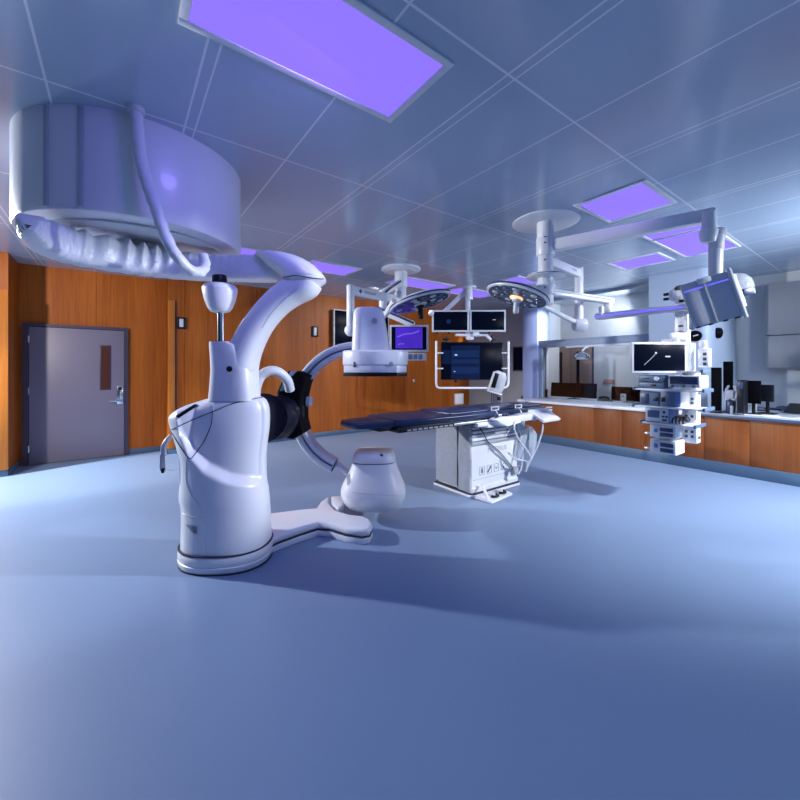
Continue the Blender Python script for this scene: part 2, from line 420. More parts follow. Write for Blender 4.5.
# ================================================================ CEILING LIGHTS
def panel_light(x0, x1, y0, y1, label, m=M_VIOLET, group='violet lit ceiling panels'):
    t = thing('ceiling_light', label, 'ceiling light', ((x0+x1)/2, (y0+y1)/2, HC), group)
    f = B(); w = .04; z0, z1 = HC-.012, HC
    f.span((x0-w, y0-w, z0), (x1+w, y0, z1), .003).span((x0-w, y1, z0), (x1+w, y1+w, z1), .003).span((x0-w, y0, z0), (x0, y1, z1), .003).span((x1, y0, z0), (x1+w, y1, z1), .003)
    f.build('light_frame', M_WHITE, t)
    B().span((x0, y0, HC-.006), (x1, y1, HC-.001)).build('diffuser', m, t)
    return t
panel_light(.75, 1.60, 5.2, 5.7, 'violet ceiling panel directly behind the big round white cover')
panel_light(2.28, 3.03, 5.2, 5.7, 'violet ceiling panel just right of the curved white arm head')
panel_light(3.92, 5.08, 5.2, 5.7, 'wide violet ceiling panel above the lamp with the black handle')
panel_light(5.3, 6.4, 5.2, 5.7, 'violet ceiling panel above the twin wide monitors at the back')
panel_light(5.45, 6.1, 4.02, 4.3, 'narrow violet ceiling panel behind the stem of the lamp with the grey handle')
panel_light(5.88, 6.42, 2.1, 2.7, 'small violet ceiling panel over the glazed control window')
panel_light(3.55, 4.2, 1.37, 1.92, 'violet ceiling panel above the long white beam, in front of its round ceiling plate')
panel_light(4.68, 5.22, 1.37, 1.9, 'violet ceiling panel just above the long beam, left of its larger neighbour')
panel_light(5.27, 6.38, 1.37, 1.9, 'largest violet ceiling panel, behind the post of the tilted monitors')
panel_light(.25, 1.35, 1.45, 1.95, 'long violet ceiling panel nearest the camera, in front of the big round cover')
# grille line fixtures on the ceiling
for a, b in (((3.55, 2.79), (3.0, 2.79)), ((4.62, 2.1), (5.85, 2.08))):
    pass
SM = B().lathe((4.0, 6.35, HC), [(.13, 0), (.13, -.006), (.11, -.018), (.02, -.022)], seg=32).build('ceiling_speaker', M_LGREY)
tag(SM, 'shallow round ceiling disc above the wall television', 'ceiling speaker')

# ================================================================ WALL FIXTURES ON THE WOOD
def reader(px0, px1, py0, py1, label):
    a, b = onY(px0, py0, 7.53), onY(px1, py1, 7.53)
    t = thing('card_reader', label, 'card reader', ((a.x+b.x)/2, 7.55, b.z))
    m_ = a.x+(b.x-a.x)*.40
    B().span((a.x, 7.515, b.z), (b.x, 7.553, a.z), .004).build('reader_body', M_BLACK, t)
    B().span((m_-.02, 7.508, b.z+.03), (m_+.04, 7.518, a.z-.03), .003).build('cover_plate', M_LGREY, t)
reader(177, 186, 317, 329, 'black and silver wall reader on the wood right of the door')
reader(312, 318, 326, 337, 'black and silver wall reader left of the wall television')
a, b = onY(333, 309, 7.44), onY(388, 346, 7.44)
t = thing('wall_television', 'black wall television in silver rim half hidden by the x-ray detector', 'television', ((a.x+b.x)/2, 7.55, b.z))
tw, thh = b.x-a.x, onY(333, 309, 7.44).z-onY(333, 346.5, 7.44).z
monitor(t, ((a.x+b.x)/2, 7.40, onY(333, 309, 7.44).z-thh/2), tw, thh, (0, -1, 0), depth=.06, rim=.025, fname='television_housing')
B().box(((a.x+b.x)/2, 7.51, onY(333, 328, 7.44).z), (.4, .09, .3), .01).build('wall_bracket', M_BLACK, t)
a = onY(459, 399, 7.52)
t = thing('outlet_box', 'white box on the wood wall under the big dark display', 'outlet box', (a.x, 7.55, a.z-.16))
B().box((a.x, 7.525, a.z), (.34, .05, .30), .01).build('box_body', M_WHITE, t)
B().box((a.x, 7.498, a.z), (.27, .006, .23), .003).build('cover_plate', M_PAPER, t)
a = onY(414, 381, 7.53)
tag(B().box((a.x, 7.535, a.z), (.05, .03, .09), .008).build('wall_hook', M_CHROME), 'small steel fitting on the wood wall under the keyboard tray', 'wall fitting')
tag(B().cyl((8.0, 5.75, .75), (7.985, 5.75, .75), .04).build('wall_button', M_BLACK), 'small black button on the grey wall above the table foot end', 'wall button')

# ================================================================ ANGIOGRAPHY ROBOT (floor body, curved arm, C-arm, detector, tube)
RD = 2.92
rob = thing('angiography_robot', 'huge white floor-mounted x-ray robot with curved arm, black wrist and C-shaped arc', 'x-ray machine', W(224, 558, RD)*1.0)
rob.location.z = 0
cd = RD
def zy(py, d=RD): return H+(369-py)*d/F
# plinth
rows = [(z, l+7, r-2, d*.9) for z, l, r, d in [(0, 178.5, 270.5, .285), (.02, 176.8, 272.5, .295), (.05, 176.3, 273.2, .30), (.055, 177.5, 272, .292), (.075, 176.2, 273.2, .30), (.115, 176.5, 273, .298), (.13, 178.5, 271.5, .288)]]
b = B(CAM)
b.loft([ring(((l+r)/2-400)*RD/F, RD, z, (r-l)/2*RD/F, dp, 2.3) for z, l, r, dp in rows])
plinth = b.build('plinth', M_SHELL, rob)
for z0_, z1_, k_ in ((.127, .137, .993), (.0, .012, .985)):
    B(CAM).loft([ring(((rows[4][1]+rows[4][2])/2-400)*RD/F, RD, z, (rows[4][2]-rows[4][1])/2*RD/F*k_, rows[4][3]*k_, 2.3) for z in (z0_, z1_)]).build('plinth_joint', M_SEAM, plinth)
# body shell
rows = [(558, 180, 271, .285), (545, 180, 271, .283), (525, 180.5, 270, .28), (505, 180.5, 269, .275), (493, 178.5, 268, .275), (480, 179, 266, .27), (462, 178.5, 265.5, .265),
        (446, 176, 266.5, .265), (432, 171.5, 268.5, .265), (423, 168.5, 269.2, .262), (416, 167.5, 269.3, .258), (410, 173, 269, .25), (404, 185, 267.5, .235), (399, 200, 264, .21), (396, 212, 257, .16)]
rows = [(y, l+6.5, r-1.5, d*.9) for y, l, r, d in rows]
rows = lerp_rows(rows, 10)
bm_rings = []
for py, l, r, dp in rows:
    R_ = ring(((l+r)/2-400)*RD/F, RD, max(.128, zy(py)), (r-l)/2*RD/F, dp, 2.5, 200)
    for v in R_:
        if v.y < RD:
            px = 400+v.x*F/RD
            # sculpted shoulder: everything above a sweeping crease is set back
            crease = polyval([(186, 395), (192, 412), (196, 430), (205, 447), (220, 461), (240, 471), (262, 478), (280, 480)], px)
            k = (crease-py)/9.0
            sft = max(0, min(1, .5+k)); sft = sft*sft*(3-2*sft)
            v.y += .075*sft*max(0, min(1, (px-190)/14))*min(1, (RD-v.y)/.12)
    bm_rings.append(R_)
body = B(CAM).loft(bm_rings).build('body_shell', M_SHELL, rob, 60)
seam(body, [(170, 430.5), (190, 421), (213, 411.5), (235, 403), (262, 397.5)], .0035, 'lid_joint', M_SEAM)
seam(body, [(212.5, 411), (211, 425), (204, 441), (195, 454), (190, 458.5), (184, 452), (177, 441), (171, 431)], .0035, 'flap_joint', M_SEAM)
seam(body, [(213, 395), (213.5, 411)], .002, 'lid_joint', M_GREYP)
seam(body, [(187, 458), (186, 475), (189, 490), (202, 511), (203, 530), (203, 552)], .0022, 'cover_joint', M_GREYP)
seam(body, [(180, 512), (190, 516.5), (203, 517)], .0022, 'cover_joint', M_GREYP)
patch(body, [(176, 416), (195, 404.3), (199, 405.3), (178.5, 418.5)], 'card_slot', M_BLACK)
patch(body, [(186, 524), (197.5, 527), (197.5, 534), (192, 532)], 'grip_recess', M_GREYP)
# support foot
top = [(262, 512), (272, 510), (300, 506.5), (316, 505), (320, 499), (329, 492), (329, 500), (336, 507), (350, 511.5), (364, 513), (370, 516), (372.5, 521), (370, 526), (362, 527.5), (345, 525), (330, 520.5), (318, 519.5), (300, 525), (280, 532), (262, 540)]
fp = [onZ(x, y+3, .12) for x, y in top]
foot = B().prism([(p.x, p.y) for p in fp], .0, .055, .008).prism([(p.x, p.y) for p in fp], .058, .125, .028, seg=4).build('support_foot', M_SHELL, rob, 50)
B().prism([(p.x, p.y) for p in fp], .053, .060).build('foot_joint', M_SEAM, foot)
q = [onZ(x, y, .1) for x, y in ((331, 497), (341, 496), (344, 505), (338, 510), (331, 504))]
B().prism([(p.x, p.y) for p in q], .0, .11, .02).build('foot_prong', M_SHELL, rob)
# pedestal on the body and curved arm
b = B(CAM)
ped = []
for py, l, r in ((400, 212, 256), (394, 212.5, 256), (385, 213.5, 255), (370, 214.5, 254), (355, 214, 250), (346, 213.5, 246), (342.5, 214.5, 238)):
    ped.append(ring(((l+r)/2-400)*RD/F, RD+.02, zy(py), (r-l)/2*RD/F, .15, 4, 48))
b.loft(ped)
pedestal = b.build('arm_pedestal', M_SHELL, rob, 60)
path = [(239, 396, 31, .15), (239, 376, 31, .15), (242.5, 357, 29.5, .145), (250, 338, 27.5, .14), (261, 320, 26, .135), (275, 304, 26, .135), (290, 292, 28, .14), (303, 284, 31, .15), (306, 280, 31, .15)]
path = lerp_rows(path, 6)
rings_ = []
for i, (x, y, w, dp) in enumerate(path):
    a_, c_ = path[max(0, i-1)], path[min(len(path)-1, i+1)]
    tx, ty = c_[0]-a_[0], c_[1]-a_[1]; ln = math.hypot(tx, ty); nx, ny = -ty/ln, tx/ln
    mix_ = min(1, i/(len(path)-1)*1.0)
    rr_ = []
    for k in range(40):
        th = 2*PI*k/40; c0, s0 = math.cos(th), math.sin(th)
        u = math.copysign(abs(c0)**(2/2.7), c0)*w/2; v = math.copysign(abs(s0)**(2/2.7), s0)*dp
        p = K(x+nx*u, y+ny*u, RD); p.y += v+.02; rr_.append(p)
    rings_.append(rr_)
arm = B(CAM).loft(rings_).build('curved_arm', M_SHELL, rob, 60)
d_ = hit(arm, 229.5, 369, 0) or hit(pedestal, 229.5, 369, 0)
B().lathe(d_, [(.022, -.01), (.022, .004), (.016, .007), (0, .008)], axis=-FW).build('port_cap', M_BLACK, arm)
seam(arm, [(262, 328), (270, 315), (283, 301), (297, 290)], .002, 'arm_joint', M_GREYP)
seam(arm, [(223, 371.5), (240, 371), (255, 370)], .0015, 'arm_joint', M_GREYP)
b = B(CAM)
hd = [(288.5, 296, 313, .10), (284, 287, 320, .15), (280.5, 282, 324.5, .175), (279.8, 282.5, 324, .172), (279.2, 282.5, 324, .172), (278.4, 281.5, 325, .178), (274, 278, 322.5, .18), (269, 272, 318, .18), (264, 266, 312, .175), (259, 261, 303, .16), (255.5, 256, 293, .13), (253, 256, 283, .09)]
hd = lerp_rows(hd, 3)
b.loft([ring(((l+r)/2-400)*RD/F, RD+.02, zy(y), (r-l)/2*RD/F, dp, 2.4, 64) for y, l, r, dp in hd])
head = b.build('arm_head', M_SHELL, rob, 60)
seam(head, [(283, 277.5), (296, 275.5), (312, 278), (323.5, 279)], .0035, 'head_joint', M_SEAM)
# bulb-shaped holder on a chrome pole
d0 = 2.84
c = K(220, 343, d0); r_ = d0/F
bl = B(CAM)
bl.lathe((c.x, d0, 0), [(1*r_, zy(284, d0)), (11*r_, zy(284.3, d0)), (14.5*r_, zy(285.5, d0)), (16.3*r_, zy(288, d0)), (16.3*r_, zy(291, d0)), (14.5*r_, zy(300, d0)), (11.5*r_, zy(308, d0)), (9*r_, zy(311.5, d0)), (5*r_, zy(312.7, d0)), (1*r_, zy(313, d0))][::-1])
bulb = bl.build('bulb_holder', M_SHELL, rob)
B(CAM).cyl((c.x, d0, zy(284.5, d0)), (c.x-.005, d0, zy(275.5, d0)), 7.2*r_, 6.6*r_, bev=.006).build('bulb_cap', M_BLACK, bulb)
B(CAM).cyl((c.x+.004, d0, zy(345, d0)), (c.x+.004, d0, zy(312, d0)), 3*r_).build('chrome_pole', M_CHROME, rob)
# left side handle and hook
hk = B(CAM)
hk.tube([K(171, 436, 2.85), K(166.5, 441, 2.82), K(163.5, 447, 2.8), K(163.5, 456, 2.8)], .018, 10)
hk.cyl(K(162, 454, 2.8), K(162, 469, 2.8), .016, .016, bev=.004)
hko = hk.build('side_handle', M_GREYP, rob)
B(CAM).cyl(K(162.5, 468, 2.8), K(162.8, 473, 2.8), .016, .011, bev=.003).build('handle_tip', M_BLACK, hko)
B(CAM).tube([K(164.5, 455, 2.8), K(165.5, 469, 2.8), K(168, 470.3, 2.82), K(181, 470, 2.88)], .0035, 8).build('handle_wire', M_STEEL, hko)
# C-shaped arc
CD = 3.7; pxm = CD/F
cc = K(359, 409, CD); RC = 61*pxm
def arc(a0, a1, r0, r1, y0, y1, n=72):
    rg = []
    for i in range(n+1):
        a = math.radians(a0+(a1-a0)*i/n); c0, s0 = math.cos(a), math.sin(a)
        pt = lambda r, y: Vector((cc.x+c0*r, cc.y+y, cc.z+s0*r))
        e = .012
        rg.append([pt(r0+e, y0), pt(r1-e, y0), pt(r1, y0+e), pt(r1, y1-e), pt(r1-e, y1), pt(r0+e, y1), pt(r0, y1-e), pt(r0, y0+e)])
    return rg
ca = B(CAM).loft(arc(93, 246, RC-.058, RC+.058, -.09, .09)).build('c_arc', mat('arc_enamel', (.62, .66, .78), .25, coat=.3), rob)
B(CAM).loft(arc(94, 245.5, RC-.022, RC+.004, -.096, -.08)).build('arc_track', M_NAVYD, ca)
B(CAM).loft(arc(94, 245.5, RC+.022, RC+.038, -.097, -.08)).build('arc_rail', M_WHITE, ca)
B(CAM).loft(arc(245.6, 247, RC-.05, RC+.05, -.08, .08, 3)).build('arc_end_cap', M_NAVYD, ca)
pp = K(310.5, 401, CD)
B(CAM).lathe((pp.x-.02, pp.y-.06, pp.z), [(.05, -.0), (.05, .035), (.035, .05), (0, .055)], axis=(1, 0, 0)).build('arc_bumper', M_SHELL, ca)
# black wrist: carriage and ball
b = B(CAM)
wp = [(281, 391), (287, 377), (292, 371), (303, 371), (312, 375.5), (308, 385), (305.5, 396), (304.6, 408), (305, 420), (307.5, 431), (297, 437), (289, 436), (284, 428), (283, 410)]
wp = [(K(x, y, 3.6).x, K(x, y, 3.6).z) for x, y in wp]
b.prism(wp, -.16, .16, .03, Matrix.Translation((0, 3.62, 0)) @ Matrix.Rotation(PI/2, 4, 'X'), seg=3)
car = b.build('wrist_carriage', M_MATTE, rob)
b = B(CAM)
wq = [(280.5, 391), (286.5, 377), (291.5, 371), (297, 371), (290, 378), (284.5, 391)]
b.prism([(K(x, y, 3.45).x, K(x, y, 3.45).z) for x, y in wq], -.01, .03, .01, Matrix.Translation((0, 3.455, 0)) @ Matrix.Rotation(PI/2, 4, 'X'))
b.build('carriage_edge', mat('blue_grey_trim', (.16, .2, .33), .3), car)
bc = K(276, 418, 3.42)
b = B(CAM)
b.lathe(bc, [(.20*math.sin(PI*i/20), -.20*math.cos(PI*i/20)) for i in range(21)], seg=40)
b.tube([K(262, 418, 3.05), K(270, 418, 3.3), K(290, 410, 3.6)], [.2, .16], 24)
ball = b.build('wrist_ball', mat('wrist_black', (.004, .004, .012), .3, spec=.25), rob, 60)
B(CAM).lathe(K(278.5, 423, 3.22), [(.014, -.02), (.014, .006), (0, .01)], axis=(0, -1, 0)).build('wrist_screw', M_CHROME, ball)
B(CAM).tube([K(256, 398, 3.22), K(256, 388, 3.22), K(261, 376, 3.24), K(270, 371, 3.26), K(279, 372.5, 3.3), K(287, 380, 3.36), K(290, 390, 3.42)], .042, 16).build('cable_loop', M_LGREY, rob)
# detector
rows = [(356, 352, 391, .17), (350, 352.5, 390.5, .17), (338, 353.2, 388.5, .165), (325, 353.6, 386, .155), (315, 354, 384, .145), (310.5, 355.5, 382, .13), (308.6, 358.5, 379, .11), (308, 363, 375, .07)]
rows = lerp_rows(rows, 4)
rg = []
for y, l, r, dp in rows:
    R_ = ring(((l+r)/2-400)*pxm, CD, zy(y, CD), (r-l)/2*pxm, dp, 4.2, 64)
    for v in R_:
        if v.y < CD:
            px = 400+v.x/pxm
            k = max(0, min(1, (px-362)/6)); k = k*k*(3-2*k)
            v.y += .035*k*math.sin(PI*max(0, min(1, (y-310)/50)))
    rg.append(R_)
det = B(CAM).loft(rg).build('detector_housing', M_SHELL, rob, 60)
h0 = hit(det, 374.5, 321, 0)
bd = B().lathe(h0, [(.03, -.02), (.03, .003), (.026, .006), (0, .006)], axis=-FW).build('round_badge', M_GREYP, det)
text('D', .034, facing(h0-FW*.0065, -FW), M_NAVYD, bd, 'badge_mark')
x0, x1, yy = (343-400)*pxm, (408-400)*pxm, CD
pl = [(x0, yy-.02), (x0+.02, yy-.15), (x0+.20, yy-.26), (x1-.10, yy-.24), (x1-.005, yy-.14), (x1, yy+.16), (x1-.08, yy+.24), (x0+.10, yy+.24), (x0, yy+.18)]
def shr(P, k):
    mx_ = sum(p[0] for p in P)/len(P); my_ = sum(p[1] for p in P)/len(P)
    return [(mx_+(p[0]-mx_)*k, my_+(p[1]-my_)*k) for p in P]
tray = B(CAM).prism(pl, zy(366, CD), zy(351, CD), .022, seg=3).build('detector_tray', M_SHELL, rob, 50)
low = B(CAM).prism(shr(pl, .965), zy(372.5, CD), zy(365.8, CD), .006).build('detector_lower_tray', M_SHELL, rob)
B(CAM).prism(shr(pl, .985), zy(376, CD), zy(372.3, CD), .004).build('detector_face', M_BLACK, rob)
h0 = hit(tray, 391, 364, 0)
if h0:
    B().lathe(h0, [(.022, -.02), (.022, .002), (0, .004)], axis=-FW).build('round_badge', M_GREYP, tray)
h0 = hit(tray, 354.5, 364.5, 0)
if h0: B().box(h0, (.02, .02, .05), .004).build('latch', M_TEXTD, tray)
# x-ray tube housing
rows = [(509.5, 364, 381, .06), (508, 358, 388, .12), (504, 350, 397, .20), (498, 344.5, 403, .25), (491, 342, 405.5, .27), (485, 342.5, 404.5, .265), (478, 345.5, 401.5, .245), (468, 350, 397.5, .215), (460, 353, 395.5, .20)]
rows = lerp_rows(rows, 4)
tb = B(CAM).loft([ring(((l+r)/2-400)*pxm, CD, zy(y, CD), (r-l)/2*pxm, dp, 3.2, 64) for y, l, r, dp in rows])
tube = tb.build('tube_housing', M_SHELL, rob, 60)
B(CAM).loft([ring((374.3-400)*pxm, CD, zy(460.3, CD), 20.2*pxm, .19, 3.2), ring((374.3-400)*pxm, CD, zy(459, CD), 20.2*pxm, .19, 3.2)]).build('tube_joint', M_SEAM, tube)
cap = B(CAM).loft([ring((374.3-400)*pxm, CD, zy(y, CD), w*pxm, w*pxm*.93, 3.2) for y, w in ((459.2, 21), (457.5, 21.3), (454, 20.2), (451.5, 18.8), (450, 17)) ]).build('tube_cap', M_SHELL, tube, 50)
h0 = hit(cap, 381.5, 455.5, 0)
if h0: B().lathe(h0, [(.014, -.01), (.014, .003), (0, .005)], axis=-FW).build('button', M_SEAM, cap)
seam(tube, [(352, 492.5), (370, 494), (390, 495.5), (404, 496)], .002, 'tube_joint', M_GREYP)
patch(tube, [(347, 476), (350, 473.5), (350.5, 482), (347.5, 486)], 'grip_recess', M_GREYP, 4)
B(CAM).beam((cc.x+math.cos(math.radians(243))*RC, CD+.1, cc.z+math.sin(math.radians(243))*RC), K(356, 480, CD+.12), .10, .05, .02).build('tube_bracket', MATS['arc_enamel'], rob)

# ================================================================ BIG CEILING HUB WITH PLASTIC-WRAPPED BOOM
hc = Vector((-2.03, 2.98, 0)); HR = .72
hub = thing('ceiling_hub', 'big round white ceiling cover with plastic-wrapped boom at the upper left', 'ceiling mount', CAM @ Vector((hc.x, hc.y, HC)))
cv = B(CAM).lathe(hc, [(HR*.80, 2.40), (HR-.03, 2.40), (HR-.008, 2.408), (HR, 2.43), (HR, HC)], seg=96).build('round_cover', M_SHELL, hub)
B(CAM).lathe(hc, [(HR*.66, 2.425), (HR*.66, 2.385), (HR*.82, 2.385), (HR*.82, 2.43)], seg=80).build('under_ring', M_LGREY, hub)
B(CAM).lathe(hc, [(HR*.3, 2.45), (HR*.3, 2.30)], seg=40).build('hub_core', M_LGREY, hub)
for aa in (-96, -80):
    a_ = math.radians(aa)
    B(CAM).box((hc.x+math.cos(a_)*HR, hc.y+math.sin(a_)*HR, 2.72), (.03, .02, .6), .004, Matrix.Rotation(a_+PI/2, 3, 'Z')).build('cover_joint', M_GREYP, cv)
pth = [(-.86, 2.98, 2.345, 2.14, .10), (-1.12, 3.0, 2.345, 2.14, .09), (-1.34, 3.0, 2.34, 2.145, .085), (-1.56, 2.98, 2.345, 2.145, .085), (-1.81, 2.84, 2.35, 2.14, .085), (-2.02, 2.63, 2.36, 2.135, .085), (-2.13, 2.42, 2.35, 2.135, .085), (-2.10, 2.22, 2.32, 2.14, .07), (-1.97, 2.03, 2.26, 2.145, .05), (-1.89, 1.94, 2.20, 2.16, .02)]
pth = lerp_rows(pth, 30)
rg = []
rnd = random.Random(3)
ph = [rnd.uniform(0, 6.28) for _ in range(8)]
for i, (x, y, zt_, zb, hw) in enumerate(pth):
    a_, c_ = pth[max(0, i-1)], pth[min(len(pth)-1, i+1)]
    t_ = Vector((c_[0]-a_[0], c_[1]-a_[1], 0)).normalized(); n_ = Vector((-t_.y, t_.x, 0))
    s_ = i/len(pth); pl_ = 1 if s_ > .36 else .25
    rr_ = []
    NR = 36
    for k in range(NR):
        th = 2*PI*k/NR; c0, s0 = math.cos(th), math.sin(th)
        u = math.copysign(abs(c0)**(2/4), c0)*hw; v = math.copysign(abs(s0)**(2/4), s0)
        fold = (1-2*abs(math.sin(s_*74+ph[0]+1.1*math.sin(s_*27)+v*.5)))*.62+math.sin(s_*190+ph[1]+v*1.6)*.2
        edge = .55+.45*v
        z = (zt_+zb)/2+v*(zt_-zb)/2 + (pl_*.020*fold*(1 if v > .3 else .25))
        rr_.append(Vector((x, y, 0))+n_*(u+math.copysign(1, u)*pl_*.026*fold*edge)+Vector((0, 0, z)))
    rg.append(rr_)
slv = B(CAM).loft(rg).build('wrapped_boom', M_DRAPE, hub, 70)
ho = B(CAM).tube([K(136, 110, 2.3), K(142, 165, 2.3), K(156, 208, 2.28), K(165, 235, 2.3), (K(178, 258, 2.34)), K(191, 270, 2.42), K(200, 272, 2.5), K(205, 266, 2.58), K(203, 256, 2.62)], .034, 16, 10)
for v in ho.bm.verts: v.co += Vector((math.sin(v.co.z*90+v.co.x*25), math.cos(v.co.z*75), math.sin(v.co.x*80)))*.0025
ho.build('wrapped_hose', M_DRAPE, hub, 70)
top_ = CAM @ K(136, 110, 2.3)
B().cyl((top_.x, top_.y, top_.z-.02), (top_.x, top_.y, HC), .045).build('hose_inlet', M_LGREY, hub)

# ================================================================ OPERATING TABLE (aligned with the room)
tbl = thing('operating_table', 'operating table with long navy mattress on plastic-wrapped white pedestal', 'operating table', (3.6, 3.25, 0))
ZT = .905
b = B()
b.prism([(2.05, 2.86), (2.13, 2.80), (4.36, 2.80), (4.40, 2.84), (4.40, 3.38), (4.36, 3.42), (2.13, 3.42), (2.05, 3.36)], ZT, ZT+.07, .022, seg=4)
b.prism([(1.68, 2.99), (1.72, 2.94), (2.09, 2.86), (2.09, 3.36), (1.72, 3.28), (1.68, 3.23)], ZT+.0, ZT+.062, .022, seg=4)
b.box((3.55, 3.1, ZT+.078), (1.6, .5, .03), .014)
mt = b.build('mattress', M_NAVY, tbl, 50)
B().span((2.05, 2.82, ZT-.045), (4.38, 3.40, ZT), .008).build('table_frame', M_BLACK, tbl)
B().span((3.0, 2.86, ZT-.075), (4.2, 3.5, ZT-.04), .01).build('under_frame', M_NAVYD, tbl)
rl = B().span((2.02, 2.765, ZT-.035), (2.72, 2.785, ZT-.005), .004).build('side_rail', M_BLACK, tbl)
for i in range(9):
    x = 2.12+i*.066
    B().span((x, 2.761, ZT-.026), (x+.045, 2.766, ZT-.013)).build('rail_mark', M_LGREY, rl)
B().span((2.72, 2.765, ZT-.03), (4.36, 2.785, ZT-.008), .004).build('accessory_rail', M_STEEL, tbl)
B().span((1.9, 2.9, ZT-.03), (2.1, 3.3, ZT-.002), .008).build('head_bracket', M_BLACK, tbl)
# pedestal
X0, X1, Y0, Y1 = 3.18, 4.0, 2.97, 3.55
B().prism([(X0-.03, Y0-.0), (X0+.03, Y0-.045), (X1+.01, Y0-.045), (X1+.04, Y0-.02), (X1+.04, Y1+.03), (X0-.02, Y1+.03)], 0, .035, .012).build('base_plate', M_WHITE, tbl)
B().prism([(X0-.022, Y0+.006), (X0+.035, Y0-.036), (X1+.006, Y0-.036), (X1+.033, Y0-.012), (X1+.033, Y1+.022), (X0-.015, Y1+.022)], .033, .048).build('base_seal', M_SEAM, tbl)
core = B().span((X0+.03, Y0+.02, .04), (X1, Y1, .83), .01).build('pedestal_core', M_LGREY, tbl)
def sheet(p0, ux, uz, n_out, w, h, name, seed, amp=.010):
    t = bmesh.new(); rn = random.Random(seed); NX, NZ = 14, 26; G = []
    f = [(rn.uniform(8, 22), rn.uniform(4, 14), rn.uniform(0, 6)) for _ in range(4)]
    for i in range(NX+1):
        row = []
        for j in range(NZ+1):
            u, v = i/NX*w, j/NZ*h
            k = sum(math.sin(a*u*2.2+b_*v*1.6+c_) for a, b_, c_ in f)/4
            row.append(t.verts.new(Vector(p0)+Vector(ux)*u+Vector(uz)*v+Vector(n_out)*(amp*k)))
        G.append(row)
    for i in range(NX):
        for j in range(NZ): t.faces.new((G[i][j], G[i+1][j], G[i+1][j+1], G[i][j+1]))
    bmesh.ops.solidify(t, geom=t.faces[:], thickness=.004)
    return B().merge(t).build(name, M_WRAP, tbl, 70)
ymid = onX(457.5, 450, X0).y
sheet((X0, Y1+.01, .075), (0, -1, 0), (0, 0, 1), (-1, 0, 0), Y1+.01-ymid-.012, .77, 'wrapped_panel', 1)
sheet((X0, ymid-.012, .03), (0, -1, 0), (0, 0, 1), (-1, 0, 0), ymid-.012-Y0+.01, .82, 'wrapped_panel', 2)
B().span((X0+.012, ymid-.013, .08), (X0+.025, ymid+.013, .83)).build('panel_gap', M_BLACK, tbl)
B().span((X0-.012, Y0-.01, .825), (X0+.03, Y1+.02, .865), .006).build('panel_clip', M_GREYP, tbl)
yf = Y0
fr = B().span((X0+.0, yf-.012, .10), (X1+.0, yf+.02, .57), .01).build('front_panel', M_WHITE, tbl)
B().span((X0+.0, yf-.028, .05), (X1+.0, yf+.02, .11), .012).build('front_skirt', M_WHITE, tbl)
B().span((X0+.02, yf-.0145, .19), (X1-.12, yf-.011, .195)).build('panel_line', M_TEXT, fr)
text('MAGNUS', .085, facing((X0+.44, yf-.0135, .50), (0, -1, 0)), M_TEXT, fr)
for i in range(4):
    cx_ = X0+.17+i*.125; cz_ = .28
    ic = B().tube([(cx_-.038, yf-.0135, cz_-.045), (cx_+.038, yf-.0135, cz_-.045), (cx_+.038, yf-.0135, cz_+.045), (cx_-.038, yf-.0135, cz_+.045), (cx_-.038, yf-.0135, cz_-.045)], .0022, 6, smooth=False)
    if i == 0: ic.box((cx_, yf-.0135, cz_-.008), (.025, .002, .04)); ic.lathe((cx_, yf-.0145, cz_+.022), [(.011, 0), (.011, .002)], (0, 1, 0), 16)
    elif i == 1: ic.box((cx_, yf-.0135, cz_), (.018, .002, .085), rot=Matrix.Rotation(.7, 3, 'Y'))
    elif i == 2: ic.tube([(cx_-.02, yf-.0135, cz_+.012), (cx_, yf-.0135, cz_-.016), (cx_+.02, yf-.0135, cz_+.012)], .003, 6, smooth=False)
    else: ic.tube([(cx_+.016, yf-.0135, cz_+.03), (cx_-.012, yf-.0135, cz_+.012), (cx_+.014, yf-.0135, cz_-.01), (cx_-.014, yf-.0135, cz_-.03)], .004, 6)
    ic.build('warning_pictogram', M_TEXTD, fr)
for i, (z, m_, hh) in enumerate(((.60, M_GREYP, .035), (.645, M_WHITE, .03), (.69, M_GREYP, .026), (.73, M_WHITE, .03), (.775, M_LGREY, .028), (.815, M_GREYP, .03))):
    B().span((X0+.01, yf-.01-.006*(i % 2), z-hh/2), (X1-.0, yf+.03, z+hh/2), .006).build('bellows_slat', m_, tbl)
B().tube([(X0+.10, yf-.03, .80), (X0+.16, yf-.04, .72), (X0+.26, yf-.03, .60), (X0+.44, yf-.03, .48), (X0+.62, yf-.03, .32), (X0+.72, yf-.03, .22)], .006, 8).build('pedestal_cable', M_BLACK, tbl)
B().tube([(X0+.34, yf-.04, .84), (X0+.37, yf-.05, .70), (X0+.5, yf-.045, .64), (X0+.62, yf-.04, .70), (X0+.66, yf-.04, .83)], .005, 8).build('pedestal_cable', M_LGREY, tbl)
B().lathe((X0+.74, yf-.02, .20), [(.05, 0), (.05, .03), (.04, .045), (0, .05)], axis=(0, -1, 0)).build('cable_boss', M_GREYP, tbl)
B().tube([(X1-.02, yf-.03, .80), (X1+.03, yf-.05, .60), (X1+.06, yf-.05, .40), (X1+.05, yf-.04, .22), (X1-.0, yf-.03, .14)], .008, 8).build('pedestal_cable', M_WHITE, tbl)
